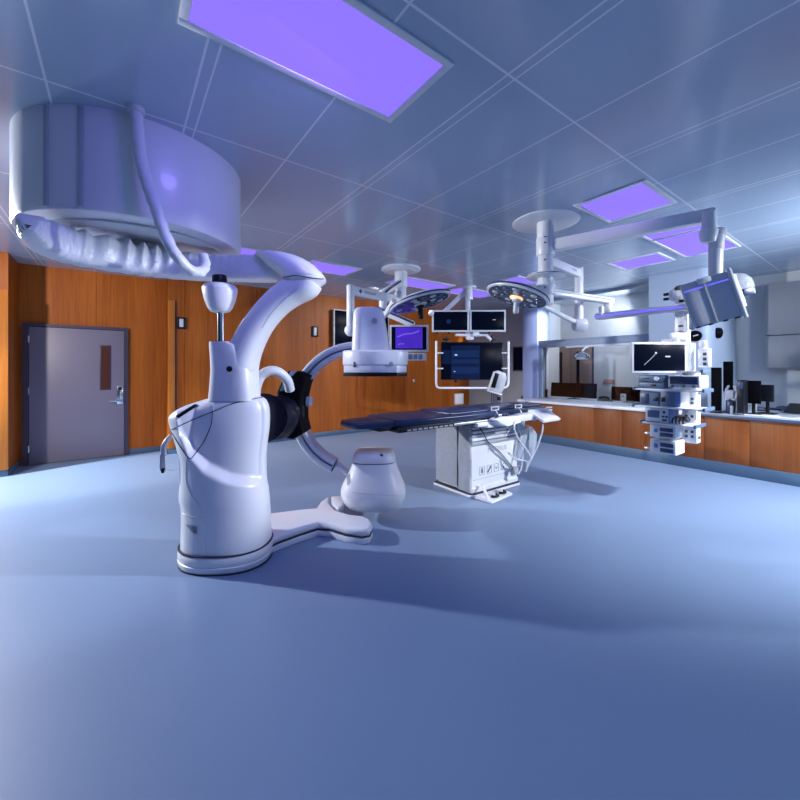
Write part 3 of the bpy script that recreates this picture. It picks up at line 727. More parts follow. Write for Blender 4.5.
# control units clipped on the near rail
def onrail(px, py, Y=2.74): return onY(px, py, Y)
u1a, u1b = onrail(494, 418), onrail(514, 430)
b = B().prism([(u1a.x-.06, .905), (u1a.x+.04, .93), (u1b.x+.02, .92), (u1b.x+.03, .84), (u1a.x+.14, .815), (u1a.x+.02, .86)], -.05, .06, .012, Matrix.Translation((0, 2.72, 0)) @ Matrix.Rotation(PI/2, 4, 'X'))
cu1 = b.build('control_unit', M_WHITE, tbl)
for k in range(4):
    B().cyl((u1a.x+.0+k*.055, 2.70, .925), (u1a.x+.0+k*.055, 2.70, .965-.008*(k % 2)), .020, .016, 14, .004).build('control_knob', M_NAVYD if k != 1 else M_STEEL, cu1)
u2a, u2b = onrail(514, 415), onrail(536, 425)
cu2 = B().span((u2a.x+.01, 2.66, .845), (u2b.x-.02, 2.78, .935), .03).build('control_unit', M_WHITE, tbl)
B().lathe((u2b.x-.14, 2.664, .872), [(.035, -.01), (.035, .002), (.02, .005), (0, .005)], axis=(0, -1, 0)).build('round_button', M_GREYP, cu2)
for k in range(6):
    B().box((u2a.x+.07+k*.05, 2.70, .936), (.028, .02, .006), .002).build('key', M_LGREY, cu2)
pa = onrail(542, 419, 2.66)
rot = Matrix.Rotation(.5, 3, 'X')
pad = B().box((pa.x, 2.63, .90), (.36, .24, .035), .012, rot).build('touch_pad', M_WHITE, tbl)
B().box((pa.x-.02, 2.628-.0095, .9005+.0175), (.22, .14, .004), .001, rot).build('pad_screen', M_SCRGREY, pad)
for px in (494.5, 518):
    q = onY(px, 411, 2.83)
    b = B()
    b.tube([(q.x-.05, 2.83, .955), (q.x-.05, 2.83, 1.02), (q.x+.07, 2.83, 1.02), (q.x+.07, 2.83, .955)], .008, 8, smooth=False)
    b.tube([(q.x-.05, 2.83, .985), (q.x+.07, 2.83, .985)], .006, 8).tube([(q.x+.01, 2.83, .985), (q.x+.01, 2.77, .90)], .012, 8)
    b.build('rail_clamp', M_WHITE, tbl)
b = B()
for k in range(3): b.box((4.40, 2.77, .90+.03*k), (.07, .05, .018), .004)
b.build('end_bracket', M_WHITE, tbl)
B().span((3.05, 2.75, .83), (3.42, 2.80, .875), .01).span((3.20, 2.745, .81), (3.30, 2.79, .85), .01).build('rail_lock', M_WHITE, tbl)
# hanging cables and plastic sleeves
e = onY(529, 462, 2.72)
B().tube([onY(516, 420, 2.66), onY(514, 428, 2.64), onY(519, 440, 2.66), onY(526, 449, 2.68), onY(531, 458, 2.7), (e.x, 2.72, e.z)], .010, 8).build('hanging_cable', M_WHITE, tbl)
B().tube([onY(543, 424, 2.62), onY(542, 432, 2.62), onY(537, 447, 2.66), onY(531, 459, 2.7), (e.x, 2.72, e.z)], .010, 8).build('hanging_cable', M_WHITE, tbl)
B().tube([onY(508, 453, 2.86), onY(514, 458, 2.8), onY(521, 460, 2.75), (e.x, 2.72, e.z)], .009, 8).build('hanging_cable', M_WHITE, tbl)
cn0, cn1 = onY(526.5, 461, 2.72), onY(525, 472, 2.72)
B().cyl(cn0, cn1, .045, .018, 14, .006).build('cable_plug', M_GREYP, tbl)
def sleeve(p, w, seed):
    p = catmull([Vector(x) for x in p], 8); rn = random.Random(seed); rg = []
    for i, c0 in enumerate(p):
        k = i/(len(p)-1); r = w*(.3+.9*math.sin(PI*min(1, k*.9+.05)))
        rg.append([c0+Vector((math.cos(a)*r*(1+.2*math.sin(3*a+seed+k*4)), math.sin(a)*r*.45, 0)) for a in [2*PI*j/20 for j in range(20)]])
    B().loft(rg).build('plastic_sleeve', M_BAG, tbl, 70)
sleeve([onY(527, 425, 2.92), onY(523, 436, 2.92), onY(520, 448, 2.92), onY(519, 459, 2.92)], .065, 1)
sleeve([onY(529, 426, 2.90), onY(533, 434, 2.90), onY(533, 446, 2.90), onY(532, 456, 2.90)], .06, 4)
B().span((3.98, 2.95, .64), (4.16, 3.2, .83), .02).build('junction_box', M_LGREY, tbl)

# foot pedal
g0 = onZ(490, 494, .02)
ft = thing('foot_pedal', 'white floor foot switch with two black pedals beside the table pedestal', 'foot pedal', (g0.x, g0.y, 0))
rz = Matrix.Rotation(.18, 4, 'Z')
Fp = Matrix.Translation((g0.x, g0.y-.05, 0)) @ rz
B(Fp).prism([(-.22, -.11), (.20, -.13), (.24, -.02), (.18, .12), (-.20, .12)], 0, .03, .01).build('pedal_plate', M_WHITE, ft)
for k in (-1, 1):
    c0 = Vector((.02+k*.085, -.035, .032))
    b = B(Fp).tube([c0+Vector((math.cos(a)*.055, math.sin(a)*.05, .012)) for a in [PI+.1+i*(PI-.2)/8 for i in range(9)]], .014, 8)
    b.build('pedal', M_BLACK, ft)
    B(Fp).lathe(c0+Vector((0, .03, 0)), [(.035, 0), (.03, .03), (0, .035)], seg=20).build('pedal_button', M_LGREY, ft)
B(Fp).tube([(-.19, -.04, .03), (-.18, .0, .10), (-.13, .06, .13), (-.10, .09, .14)], .018, 10).build('pedal_handle', M_WHITE, ft)
B(Fp).tube([(.0, .12, .02), (.05, .2, .06), (.16, .2, .04), (.34, .13, .012), (.42, .05, .01)], .007, 8).build('pedal_cord', M_BLACK, ft)
B(Fp).tube([(.06, .12, .015), (.05, .2, .12), (.04, .24, .16)], .007, 8).build('pedal_stem', M_BLACK, ft)

# ================================================================ PUMP ON A POLE BEHIND THE TABLE
g = W(499, 400, 5.5)
pm = thing('infusion_pump_stand', 'white medical pump with dark screen on a pole behind the table', 'pump stand', (g.x, g.y, 0))
KX = lambda px, py, d=5.5: K(px, py, d)
b = B(CAM)
for a in range(5):
    th = a*2*PI/5
    b.beam(Vector((KX(501, 0).x, 5.5, .05)), Vector((KX(501, 0).x+.28*math.cos(th), 5.5+.28*math.sin(th), .04)), .05, .03)
b.build('stand_base', M_GREYP, pm)
B(CAM).cyl((KX(501.3, 0).x, 5.5, .05), KX(501.3, 384), .016).build('stand_pole', M_STEEL, pm)
rz = Matrix.Rotation(math.radians(17), 4, 'Y')
Fq = CAM @ Matrix.Translation(KX(497.5, 381.5, 5.42)) @ rz
pb = B(Fq).prism([(-.10, -.15), (.07, -.15), (.10, -.10), (.10, .08), (.06, .14), (-.04, .15), (-.09, .12)], -.06, .07, .018, Matrix.Rotation(PI/2, 4, 'X')).build('pump_body', M_WHITE, pm)
B(Fq).box((-.055, -.075, .0), (.06, .012, .21), .004).build('pump_screen', M_BLACK, pb)
B(Fq).box((.0, -.01, -.165), (.2, .12, .025), .01).build('pump_tray', M_WHITE, pb)
for k in range(4):
    B(CAM).tube([KX(492+k*1.6, 391, 5.45), KX(491.5+k*1.8, 398, 5.45), KX(492+k*1.7, 408, 5.47), KX(493+k*1.6, 420, 5.48)], .006, 6).build('pump_lead', M_NAVYD, pm)
B(CAM).box(KX(498.8, 398.5, 5.46), (.05, .05, .05), .01).build('pole_clamp', M_BLACK, pm)

# ================================================================ REAR CEILING POST WITH TWIN MONITORS AND LARGE DISPLAY
D3 = 7.3
pt = W(469, 290, D3)
rp = thing('monitor_boom', 'rear ceiling post carrying twin wide monitors above one large dark display', 'monitor boom', (pt.x, pt.y, HC))
KD = lambda px, py, d=D3: K(px, py, d)
k0 = KD(469, 290)
B(CAM).cyl((k0.x, D3, HC-.03), (k0.x, D3, HC), .14, bev=.008).build('ceiling_plate', M_WHITE, rp)
B(CAM).cyl((k0.x, D3, HC-.25), (k0.x, D3, HC), .075, .06, bev=.01).build('post_hub', M_SHELL, rp)
B(CAM).cyl((k0.x, D3+.13, 2.05), (k0.x, D3+.13, HC-.2), .05, bev=.006).build('post', M_SHELL, rp)
B(CAM).beam(KD(467, 290, 7.38), KD(441, 315, 7.45), .07, .09, .02).build('boom_arm', M_LGREY, rp)
B(CAM).lathe(KD(431.5, 313, 7.33), [(.06*math.sin(PI*i/10), -.06*math.cos(PI*i/10)) for i in range(11)], seg=20).build('arm_knuckle', M_WHITE, rp)
scs = []
for (xa, xb_, ya, yb) in ((432, 469.2, 310, 332), (469.8, 506, 309.8, 331.8)):
    c0 = KD((xa+xb_)/2, (ya+yb)/2)
    h_, s_, Fm = monitor(rp, CAM @ c0, (xb_-xa)*D3/F, (yb-ya)*D3/F, -FW, rim=.034, frame=M_LGREY)
    scs.append((s_, Fm))
B(scs[0][1]).lathe((-.04, -.01, .005), [(.045, 0), (.03, .002)], seg=20).build('screen_mark', M_SCRBLU2, scs[0][0])
B(scs[1][1]).box((.12, .02, .005), (.06, .012, .002)).build('screen_mark', M_GLOW, scs[1][0])
hb = B(CAM)
for px in (437, 449, 476, 489): hb.box(KD(px, 333, 7.27), (.04, .03, .03), .005)
hb.build('cable_clip', M_BLACK, rp)
br = B(CAM).beam(KD(455, 335, 7.36), KD(488, 335.5, 7.36), .08, .05, .015)
br.box(KD(470, 337, 7.36), (.14, .1, .12), .02).cyl(KD(473, 334.5, 7.28), KD(479, 334, 7.28), .045, bev=.01).cyl(KD(487, 336, 7.25), KD(491, 340, 7.25), .03)
br.build('yoke', M_WHITE, rp)
c0 = KD(472.2, 361)
dh, dsn, Fm = monitor(rp, CAM @ c0, 62.5*D3/F, 38*D3/F, -FW, depth=.07, rim=.02, frame=M_BLACK, fname='display_housing', sname='display_screen')
s0 = D3/F
for (xa, xb_, ya, yb, m_) in ((451, 480, 345.5, 379, M_SCRBLUE), (442.5, 450.5, 350, 364, M_SCRBLUE), (452, 479, 350.5, 357, M_SCRBLU2), (452, 479, 359.5, 363.3, M_SCRBLU2), (452, 479, 367, 373.5, M_SCRBLU2)):
    B(Fm).box(((((xa+xb_)/2)-472.2)*s0, (361-(ya+yb)/2)*s0, .005 if m_ is M_SCRBLUE else .0065), ((xb_-xa)*s0, (yb-ya)*s0, .002)).build('screen_window', m_, dsn)
B(Fm).box(((456-472.2)*s0, (361-355)*s0, .008), (.05, .03, .001)).box(((454.5-472.2)*s0, (361-371.5)*s0, .008), (.03, .02, .001)).build('screen_mark', M_GLOW, dsn)
for px in (446, 492): B(CAM).box(KD(px, 339.5, 7.25), (.13, .04, .04), .006).cyl(KD(px, 335.5, 7.28), KD(px, 342, 7.28), .018).build('display_hook', M_BLACK, rp)
gr = B(CAM).tube([KD(436.2, 341, 7.24), KD(436.2, 360, 7.24), KD(436.2, 383, 7.24), KD(436.6, 386, 7.24), KD(438, 387.6, 7.24), KD(441, 388, 7.24), KD(472, 388, 7.24), KD(503, 388, 7.24), KD(506, 387.3, 7.24), KD(508, 385.2, 7.24), KD(508.6, 382, 7.24), KD(508.6, 360, 7.24), KD(508.6, 341.5, 7.24)], .022, 10, smooth=False)
for py in (353, 368.5): gr.cyl(KD(436.2, py, 7.24), KD(443, py, 7.3), .014, seg=10).cyl(KD(508.6, py, 7.24), KD(502, py, 7.3), .014, seg=10)
gr.build('guard_rail', M_WHITE, rp)
B(CAM).box(KD(456, 381.3, 7.27), (.07, .05, .04), .006).build('sensor', M_BLACK, rp)

# ================================================================ CEILING BOOM WITH LAMP (BLACK HANDLE) AND KEYBOARD MONITOR
def dish(parent, c, r, axis, handle_m, hlen, glow=None):
    ax = Vector(axis).normalized()             # points the way the lamp shines
    hd = B().lathe(c, [(r*.2, -.085), (r*.6, -.075), (r*.86, -.045), (r*.97, -.012), (r, 0), (r*.985, .012), (r*.93, .016)], ax, 64).build('lamp_head', M_WHITE, parent, 50)
    B().lathe(c, [(r*.985, -.022), (r*1.008, -.018), (r*1.008, -.008), (r*.99, -.004)], ax, 64).build('rim_band', M_NAVYD, hd)
    B().lathe(c, [(r*.93, .010), (r*.92, .018), (r*.3, .022), (.001, .022)], ax, 64).build('lens_face', M_LENS, hd)
    u = ax.orthogonal().normalized(); w = ax.cross(u)
    for rr_, n in ((.42, 8), (.70, 14)):
        for i in range(n):
            a = 2*PI*i/n+.2
            B().lathe(c+(u*math.cos(a)+w*math.sin(a))*r*rr_, [(r*.105, .016), (r*.095, .026), (.001, .028)], ax, 14).build('lamp_cell', M_CELL if (i % 3) else M_SCRGREY, hd)
    B().lathe(c, [(r*.22, .018), (r*.20, .034), (r*.12, .04), (.001, .04)], ax, 32).build('centre_ring', glow or M_WHITE, hd)
    hn = B().lathe(c, [(.05, .035), (.05, .06), (.03, .07), (.032, hlen-.02), (.024, hlen), (.001, hlen+.003)], Vector((0, 0, -1))*.75+ax*.25, 24).build('lamp_handle', handle_m, hd)
    return hd
bx, by = 3.57, 4.82
b1 = thing('surgical_light_boom', 'ceiling boom with surgical lamp having black handle and small violet monitor', 'surgical light', (bx, by, HC))
B().lathe((bx, by, HC), [(.31, 0), (.31, -.02), (.29, -.035), (.24, -.04), (.235, -.05), (.2, -.055), (.001, -.055)], seg=48).build('ceiling_plate', M_WHITE, b1)
B().cyl((bx, by, HC-.30), (bx, by, HC-.05), .10, bev=.012).cyl((bx, by, HC-.52), (bx, by, HC-.29), .085, bev=.012).lathe((bx, by, 0), [(.085, 2.52), (.14, 2.50), (.15, 2.46), (.12, 2.42), (.001, 2.41)], seg=32).build('boom_stem', M_WHITE, b1)
e1 = W(350.5, 288, 5.3)
ar = B().beam((bx, by, 2.53), (e1.x, e1.y, 2.55), .09, .13, .03).build('upper_arm', M_WHITE, b1)
mid = W(365, 290.3, 5.56); nrm = Vector((e1.x-bx, e1.y-by, 0)).normalized().cross(Vector((0, 0, 1)))
nrm = nrm if nrm.dot(-FW) > 0 else -nrm
pm_ = Vector((bx, by, 2.53)).lerp(Vector((e1.x, e1.y, 2.55)), .67)+nrm*.046
text('MAQUET', .055, facing(pm_, nrm), M_TEXTD, ar)
pe_ = Vector((bx, by, 2.53)).lerp(Vector((e1.x, e1.y, 2.55)), .86)+nrm*.046
B(facing(pe_, nrm)).prism([(-.03, -.01), (0, .035), (.03, .0), (.01, -.035)], 0, .002).build('emblem', M_NAVYD, ar)
B().cyl((e1.x, e1.y, 2.02), (e1.x, e1.y, 2.62), .055, bev=.012).build('drop_tube', M_WHITE, b1)
kn = Vector((e1.x, e1.y, 1.99))
B().lathe(kn, [(.085*math.sin(PI*i/12), -.085*math.cos(PI*i/12)) for i in range(13)], seg=24).build('knuckle', M_WHITE, b1)
lc = W(420, 302.5, 4.55)
B().tube([kn, kn.lerp(lc, .45)+Vector((0, 0, -.02)), lc+Vector((-.25, .18, .02))], .035, 12).build('lamp_yoke', M_WHITE, b1)
dish(b1, lc, .375, (CAM.to_3x3() @ Vector((.27, -.08, -1))), M_BLACK, .20)
B().lathe(W(398, 294, 4.75), [(.045*math.sin(PI*i/10), -.045*math.cos(PI*i/10)) for i in range(11)], seg=16).build('lamp_joint', M_GREYP, b1)
# second arm to the small monitor
e2 = W(383, 300, 5.75)
B().beam((bx-.05, by-.05, 2.80), (e2.x, e2.y, 2.60), .09, .10, .02).build('lower_arm', M_SHELL, b1)
B().beam((bx-.1, by-.14, 2.80), (e2.x, e2.y-.06, 2.60), .012, .03, .003).build('arm_stripe', M_NAVYD, b1)
B().cyl((e2.x, e2.y, 2.30), (e2.x, e2.y, 2.64), .062, bev=.01).build('drop_tube', M_SHELL, b1)
e3 = W(414, 325, 5.65)
sa = B().beam(W(377, 309, 5.75), e3, .09, .10, .02).build('spring_arm', M_WHITE, b1)
B().beam(W(377, 309, 5.75)+Vector((0, 0, .02))-FW*.05, e3+Vector((0, 0, .02))-FW*.05, .012, .03, .003).build('arm_stripe', M_NAVYD, sa)
s6 = 5.6/F
hs, sc, Fm = monitor(b1, W(409, 338.3, 5.6), 39*s6, 27*s6, -FW, depth=.06, rim=.030, frame=M_LGREY)
B(Fm).box((0, .005, .005), (27*s6, 21*s6, .002)).build('picture', M_SCRVIO, sc)
B(Fm).tube([(-.17, .02, .007), (-.06, .06, .007), (.06, .075, .007), (.15, .11, .007)], .012, 6).tube([(-.16, -.10, .007), (-.13, -.08, .007), (-.10, -.085, .007), (-.07, -.075, .007)], .008, 6).build('picture_swoosh', M_SCRLIL, sc)
kb = B(Fm).box((-.02, -29/2*s6-.06, .03), (37*s6, 7.5*s6, .06), .01).build('keyboard_tray', M_LGREY, b1)
for k in range(6):
    B(Fm).box((-.21+k*.075, -29/2*s6-.06, .062), (.055, .075, .006), .002).build('key_block', M_BLUEDEV, kb)

# ================================================================ CEILING BOOM WITH LAMP (GREY HANDLE), EQUIPMENT BEAM AND TILTED MONITORS
cx, cy = 3.68, 2.36
b3 = thing('surgical_equipment_boom', 'ceiling boom with grey-handled surgical lamp, tilted monitor pair and long violet-striped beam', 'equipment boom', (cx, cy, HC))
B().lathe((cx, cy, HC), [(.34, 0), (.34, -.008), (.325, -.014), (.001, -.014)], seg=56).build('ceiling_plate', M_WHITE, b3)
st = B().cyl((cx, cy, HC-.20), (cx, cy, HC-.01), .088, bev=.006).cyl((cx, cy, 2.66), (cx, cy, 2.86), .096, bev=.01).cyl((cx, cy, 2.36), (cx, cy, 2.68), .078, bev=.008)
st.cyl((cx, cy, 2.14), (cx, cy, 2.40), .082, bev=.012).cyl((cx, cy, 2.24), (cx, cy, 2.36), .10, bev=.012)
stm = st.build('boom_stem', M_WHITE, b3)
B().lathe((cx, cy, 2.435), [(.06, .03), (.19, .028), (.20, .018), (.20, .005), (.185, -.005), (.06, -.012)], seg=48).build('stem_flange', M_WHITE, b3)
B().lathe((cx, cy, 2.447), [(.2015, .003), (.2015, -.003)], seg=48).build('flange_line', M_NAVYD, b3)
for z in (2.78, 2.84, 2.60, 2.31, 2.19):
    B().box((cx-.085, cy-.05, z), (.02, .03, .008), .002, Matrix.Rotation(-.7, 3, 'Z')).build('stem_slot', M_SEAM, stm)
# upper long beam to the tilted monitors
eA = W(716, 209, 3.42)
B().beam((cx, cy, 2.76), (eA.x, eA.y, eA.z-.05), .11, .13, .03).build('long_beam', M_SHELL, b3)
KE = lambda px, py, d=3.38: K(px, py, d)
el = B(CAM).cyl(KE(709, 212), KE(709, 243), .055, bev=.012).cyl(KE(708.5, 230), KE(708.5, 241), .072, .06, bev=.012).box(KE(719, 233), (.08, .1, .09), .02)
el.build('elbow', M_SHELL, b3)
B(CAM).cyl(KE(716, 235), KE(715.3, 284), .055, .05, bev=.01).cyl(KE(716.5, 236), KE(716, 250), .058, bev=.006).build('drop_tube', M_SHELL, b3)
B(CAM).cyl(KE(721.5, 236, 3.42), KE(720.8, 268, 3.42), .012).build('hose', M_WHITE, b3)
# tilted pair
roll = math.radians(15); yaw = math.radians(-30)
zax = CAM.to_3x3() @ (Matrix.Rotation(yaw, 3, 'Z') @ Vector((0, -1, 0)))
up = (Matrix.Rotation(roll, 3, zax) @ Vector((0, 0, 1)))
ctr = W(711, 300, 3.3)
Ft = facing(ctr, zax, up)
fr_ = B(Ft)
fr_.box((0, 0, -.035), (.345, .41, .05), .012)
tf = fr_.build('monitor_housing', M_LGREY, b3)
B(Ft).box((-.009, 0, -.004), (.02, .40, .012), .003).build('divider', M_LGREY, tf)
for xx, ww, in ((-.091, .14), (.082, .155)):
    s_ = B(Ft).box((xx, -.035, -.008), (ww, .31, .008), .002).build('screen', M_SCRGREY, tf)
    B(Ft).box((xx, .132, -.008), (ww, .012, .010), .002).build('violet_strip', M_LED, tf)
B(Ft).box((.178, 0, -.02), (.03, .45, .09), .01).build('side_bezel', M_LGREY, tf)
B(Ft).box((.20, .02, -.08), (.05, .30, .08), .012).build('rear_casing', M_WHITE, tf)
for xx in (-.14, -.05, .05, .13): B(Ft).box((xx, -.203, -.02), (.035, .012, .03), .003).build('cable_clip', M_BLACK, tf)
B(Ft).box((.0, .185, -.01), (.10, .05, .05), .012).build('mount_block', M_WHITE, tf)
dm = W(737, 287, 3.5)
B(CAM).lathe(K(735, 291, 3.5), [(.135, -.04), (.135, .02), (.13, .06), (.112, .105), (.08, .14), (.036, .157), (.001, .16)], seg=36).build('clear_dome', M_CLEAR, b3)
B(CAM).box(K(744, 292.5, 3.42), (.11, .12, .06), .012, Matrix.Rotation(-.12, 3, 'Y')).build('dome_base', M_NAVYD, b3)
# arm carrying the lamp
e4 = W(578.5, 272, 4.58)
a4 = B().beam((cx, cy, 2.62), (e4.x, e4.y, 2.60), .075, .10, .02).build('lamp_arm', M_WHITE, b3)
n4 = Vector((0, -1, 0))
text('MAQUET', .045, facing(Vector((cx, cy, 2.62)).lerp(Vector((e4.x, e4.y, 2.6)), .72)+n4*.039, n4), M_TEXT, a4)
B().cyl((e4.x, e4.y, 2.02), (e4.x, e4.y, 2.66), .044, bev=.01).cyl((e4.x+.045, e4.y-.02, 2.05), (e4.x+.045, e4.y-.02, 2.68), .014).build('drop_tube', M_SHELL, b3)
k4 = Vector((e4.x, e4.y, 1.98))
B().cyl(k4-RT*.06, k4+RT*.09, .075, .08, bev=.025).build('knuckle', M_WHITE, b3)
lc = W(517, 296, 4.1)
B().cyl(k4-RT*.03+Vector((0, 0, .03)), lc+(CAM.to_3x3() @ Vector((.30, .05, -.10))), .03, .022, bev=.004).build('lamp_yoke', M_WHITE, b3)
dish(b3, lc, .335, (CAM.to_3x3() @ Vector((-.33, -.07, -1))), M_LGREY, .19, M_AMBER)
# lower arm and suspended beam for the equipment tower
e5 = Vector((4.74, 2.20, 2.27))
B().beam((cx, cy, 2.28), e5+Vector((.06, -.01, 0)), .10, .07, .012).build('beam_arm', M_WHITE, b3)
B().beam((cx+.1, cy-.065, 2.285), e5+Vector((0, -.055, .005)), .006, .010, .001).build('arm_line', M_GREYP, b3)
B().cyl((e5.x, e5.y, 2.08), (e5.x, e5.y, 2.27), .05, bev=.006).cyl((e5.x-.06, e5.y+.05, 2.10), (e5.x-.06, e5.y+.05, 2.2), .03).build('beam_pivot', M_WHITE, b3)
e6 = W(684, 304.5, 3.92)
bm6 = B().beam((4.72, 2.33, 2.09), (4.72, 1.36, 2.09), .10, .075, .012).build('suspended_beam', M_SHELL, b3)
B().beam((4.667, 2.33, 2.09), (4.667, 1.42, 2.09), .006, .022, .001).build('violet_strip', M_LED, bm6)
B().box((4.72, 1.35, 2.09), (.13, .07, .12), .02).build('beam_end_cap', M_WHITE, bm6)

# ================================================================ EQUIPMENT TOWER
TX, TY = 4.78, 1.46
tw = thing('equipment_tower', 'white hanging equipment column with four shelves and a small monitor', 'equipment tower', (TX, TY, .62))
cl = B().span((TX-.05, TY-.06, 1.62), (TX+.05, TY+.06, 2.14), .012).span((TX-.065, TY-.10, 1.42), (TX+.06, TY+.03, 1.72), .012)
colm = cl.build('tower_column', M_WHITE, tw)
lowc = B().span((TX-.02, TY-.13, .68), (TX+.10, TY+.0, 1.42), .01).build('supply_column', M_WHITE, tw)
for z in (1.335, 1.29, 1.14, 1.10, .96, .80, .75):
    for yy in (TY-.09, TY-.04): B().box((TX-.022, yy, z), (.008, .025, .028), .003).build('socket', M_TEXTD, lowc)
for z in (1.36, 1.20, 1.02, .86, .74):
    for xx in (.02, .06): B().box((TX+xx, TY-.131, z), (.022, .008, .03), .003).build('socket', M_TEXTD, lowc)
tp = B().cyl((TX, TY, 2.12), (TX, TY, 2.28), .06, bev=.01).box((TX, TY+.06, 2.24), (.10, .10, .12), .02).build('tower_joint', M_WHITE, tw)
B().lathe((TX, TY, 2.28), [(.075, 0), (.075, .03), (.05, .05), (.001, .052)], seg=24).build('joint_cap', M_BLACK, tp)
for yy, zz in ((TY+.13, 2.25), (TY+.13, 2.20), (TY-.01, 2.16)): B().box((TX-.06, yy, zz), (.02, .05, .03), .006).build('joint_knob', M_BLACK, tp)
B().box((TX-.055, TY-.10, 1.93), (.05, .05, .16), .012).build('tower_handle', M_BLUEDEV, colm)
for k in range(3): B().box((TX-.055, TY+.0, 1.90-.06*k), (.012, .04, .02), .003).build('tower_socket', M_TEXTD, colm)
B().cyl((TX-.1, TY+.08, 1.78), (TX-.02, TY-.06, 1.80), .05, bev=.012).box((TX-.08, TY+.08, 1.74), (.08, .16, .06), .012).build('monitor_pivot', M_WHITE, tw)
hs, sc, Fm = monitor(tw, W(659.5, 357.5, 3.86), 55*3.86/F, 31*3.86/F, -FW, depth=.05, rim=.022, frame=M_LGREY)
B(Fm).tube([(-.16, -.075, .006), (-.11, -.03, .006), (-.05, .03, .006)], .0025, 6).lathe((-.04, .045, .004), [(.012, 0), (.008, .004)], seg=12).box((.08, .01, .006), (.05, .012, .002)).build('screen_mark', M_GLOW, sc)
sb = B().span((TX-.06, TY-.24, 1.47), (TX+.03, TY-.145, 1.66), .012).span((TX-.05, TY-.21, 1.66), (TX+.02, TY-.15, 1.74), .012).build('socket_box', M_WHITE, tw)
for z in (1.50, 1.55, 1.60): B().box((TX-.062, TY-.205, z), (.006, .03, .03), .003).build('socket', M_TEXTD, sb)
YA, YB = 1.80, 1.20
SH = [(1.43, 4.55, 4.75, 1.66, 1.24), (1.245, 4.48, 4.75, YA, 1.21), (1.065, 4.46, 4.75, YA, 1.20), (.895, 4.46, 4.75, 1.73, 1.27)]
for z, xa, xb_, ya, yb in SH:
    s_ = B().span((xa, yb, z-.018), (xb_, ya, z), .004).build('shelf', M_WHITE, tw)
    B().span((xa-.012, yb-.02, z-.022), (xb_, yb, z+.012), .004).build('shelf_rail', M_BLUEDEV, s_)
    B().span((xa-.012, ya, z-.022), (xb_, ya+.02, z+.012), .004).build('shelf_rail', M_BLUEDEV, s_)
def unit(name, label, cat, xa, xb_, ya, yb, z0, z1, m_body, m_face=None, parts=()):
    t = thing(name, label, cat, ((xa+xb_)/2, (ya+yb)/2, z0))
    bdy = B().span((xa+.008, yb, z0), (xb_, ya, z1), .006).build('casing', m_body, t)
    f = B().span((xa, yb+.006, z0+.004), (xa+.01, ya-.006, z1-.004), .003).build('front_panel', m_face or m_body, t)
    for nm, fy, fz, sy, sz, mm in parts:            # fractions of the front: from left, from bottom
        y = ya-(ya-yb)*fy; z = z0+(z1-z0)*fz
        B().box((xa-.001, y, z), (.008, sy*(ya-yb), sz*(z1-z0)), .002).build(nm, mm, f)
    return t, f
t, f = unit('video_processor', 'blue-grey box with round white knob, top of its pair on the upper shelf', 'video processor', 4.50, 4.74, 1.775, 1.535, 1.315, 1.385, M_BLUEDEV, None, [('label_strip', .3, .5, .3, .2, M_NAVYD)])
B().lathe((4.499, 1.60, 1.352), [(.024, 0), (.022, .012), (.001, .014)], axis=(-1, 0, 0), seg=20).build('knob', M_WHITE, f)
unit('recorder', 'plain blue-grey box under the box with the round white knob', 'recorder', 4.50, 4.74, 1.78, 1.53, 1.247, 1.312, M_BLUEDEV, None, [('slot', .6, .5, .2, .25, M_BLACK)])
unit('insufflator', 'dark-fronted white box right of the knobbed box on the upper shelf', 'insufflator', 4.50, 4.74, 1.50, 1.23, 1.262, 1.385, M_WHITE, M_LGREY, [('display', .5, .6, .86, .60, M_NAVYD), ('key', .15, .14, .1, .14, M_BLUEDEV), ('key', .5, .14, .1, .14, M_BLUEDEV), ('key', .8, .14, .1, .14, M_BLUEDEV)])
unit('light_source', 'dark blue box on the middle shelf with black centre socket', 'light source', 4.49, 4.74, 1.76, 1.575, 1.067, 1.205, M_BLUEDEV, None, [('socket', .84, .5, .26, .3, M_BLACK), ('label_strip', .3, .5, .4, .8, M_NAVYD)])
unit('camera_control', 'bright blue box on the middle shelf right of the dark blue box', 'camera control unit', 4.49, 4.74, 1.565, 1.385, 1.067, 1.222, M_WHITE, M_BLUEDEV, [('blue_stripe', .85, .5, .2, .9, M_BLUEF), ('knob_plate', .15, .45, .2, .3, M_BLACK)])
unit('electrosurgical_generator', 'white box with square dark screen and keys on the lowest shelf', 'generator', 4.47, 4.74, 1.70, 1.48, .897, 1.045, M_BLUEF, M_LGREY, [('screen', .37, .58, .50, .5, M_BLUEDEV), ('key', .8, .75, .1, .18, M_NAVYD), ('key', .76, .45, .12, .14, M_NAVYD), ('key', .9, .45, .1, .14, M_NAVYD), ('key', .82, .2, .2, .14, M_NAVYD)])
cb = B()
for k in range(4): cb.tube([(4.50, 1.46-k*.03, .906), (4.47, 1.45-k*.03, .94+.02*(k % 2)), (4.55, 1.44-k*.03, .97), (4.65, 1.42-k*.02, .93), (4.70, 1.40, .912)], .008, 8)
tag(cb.build('cable_bundle', M_BLACK), 'black cable coil lying on the lowest tower shelf beside the screened box', 'cable')
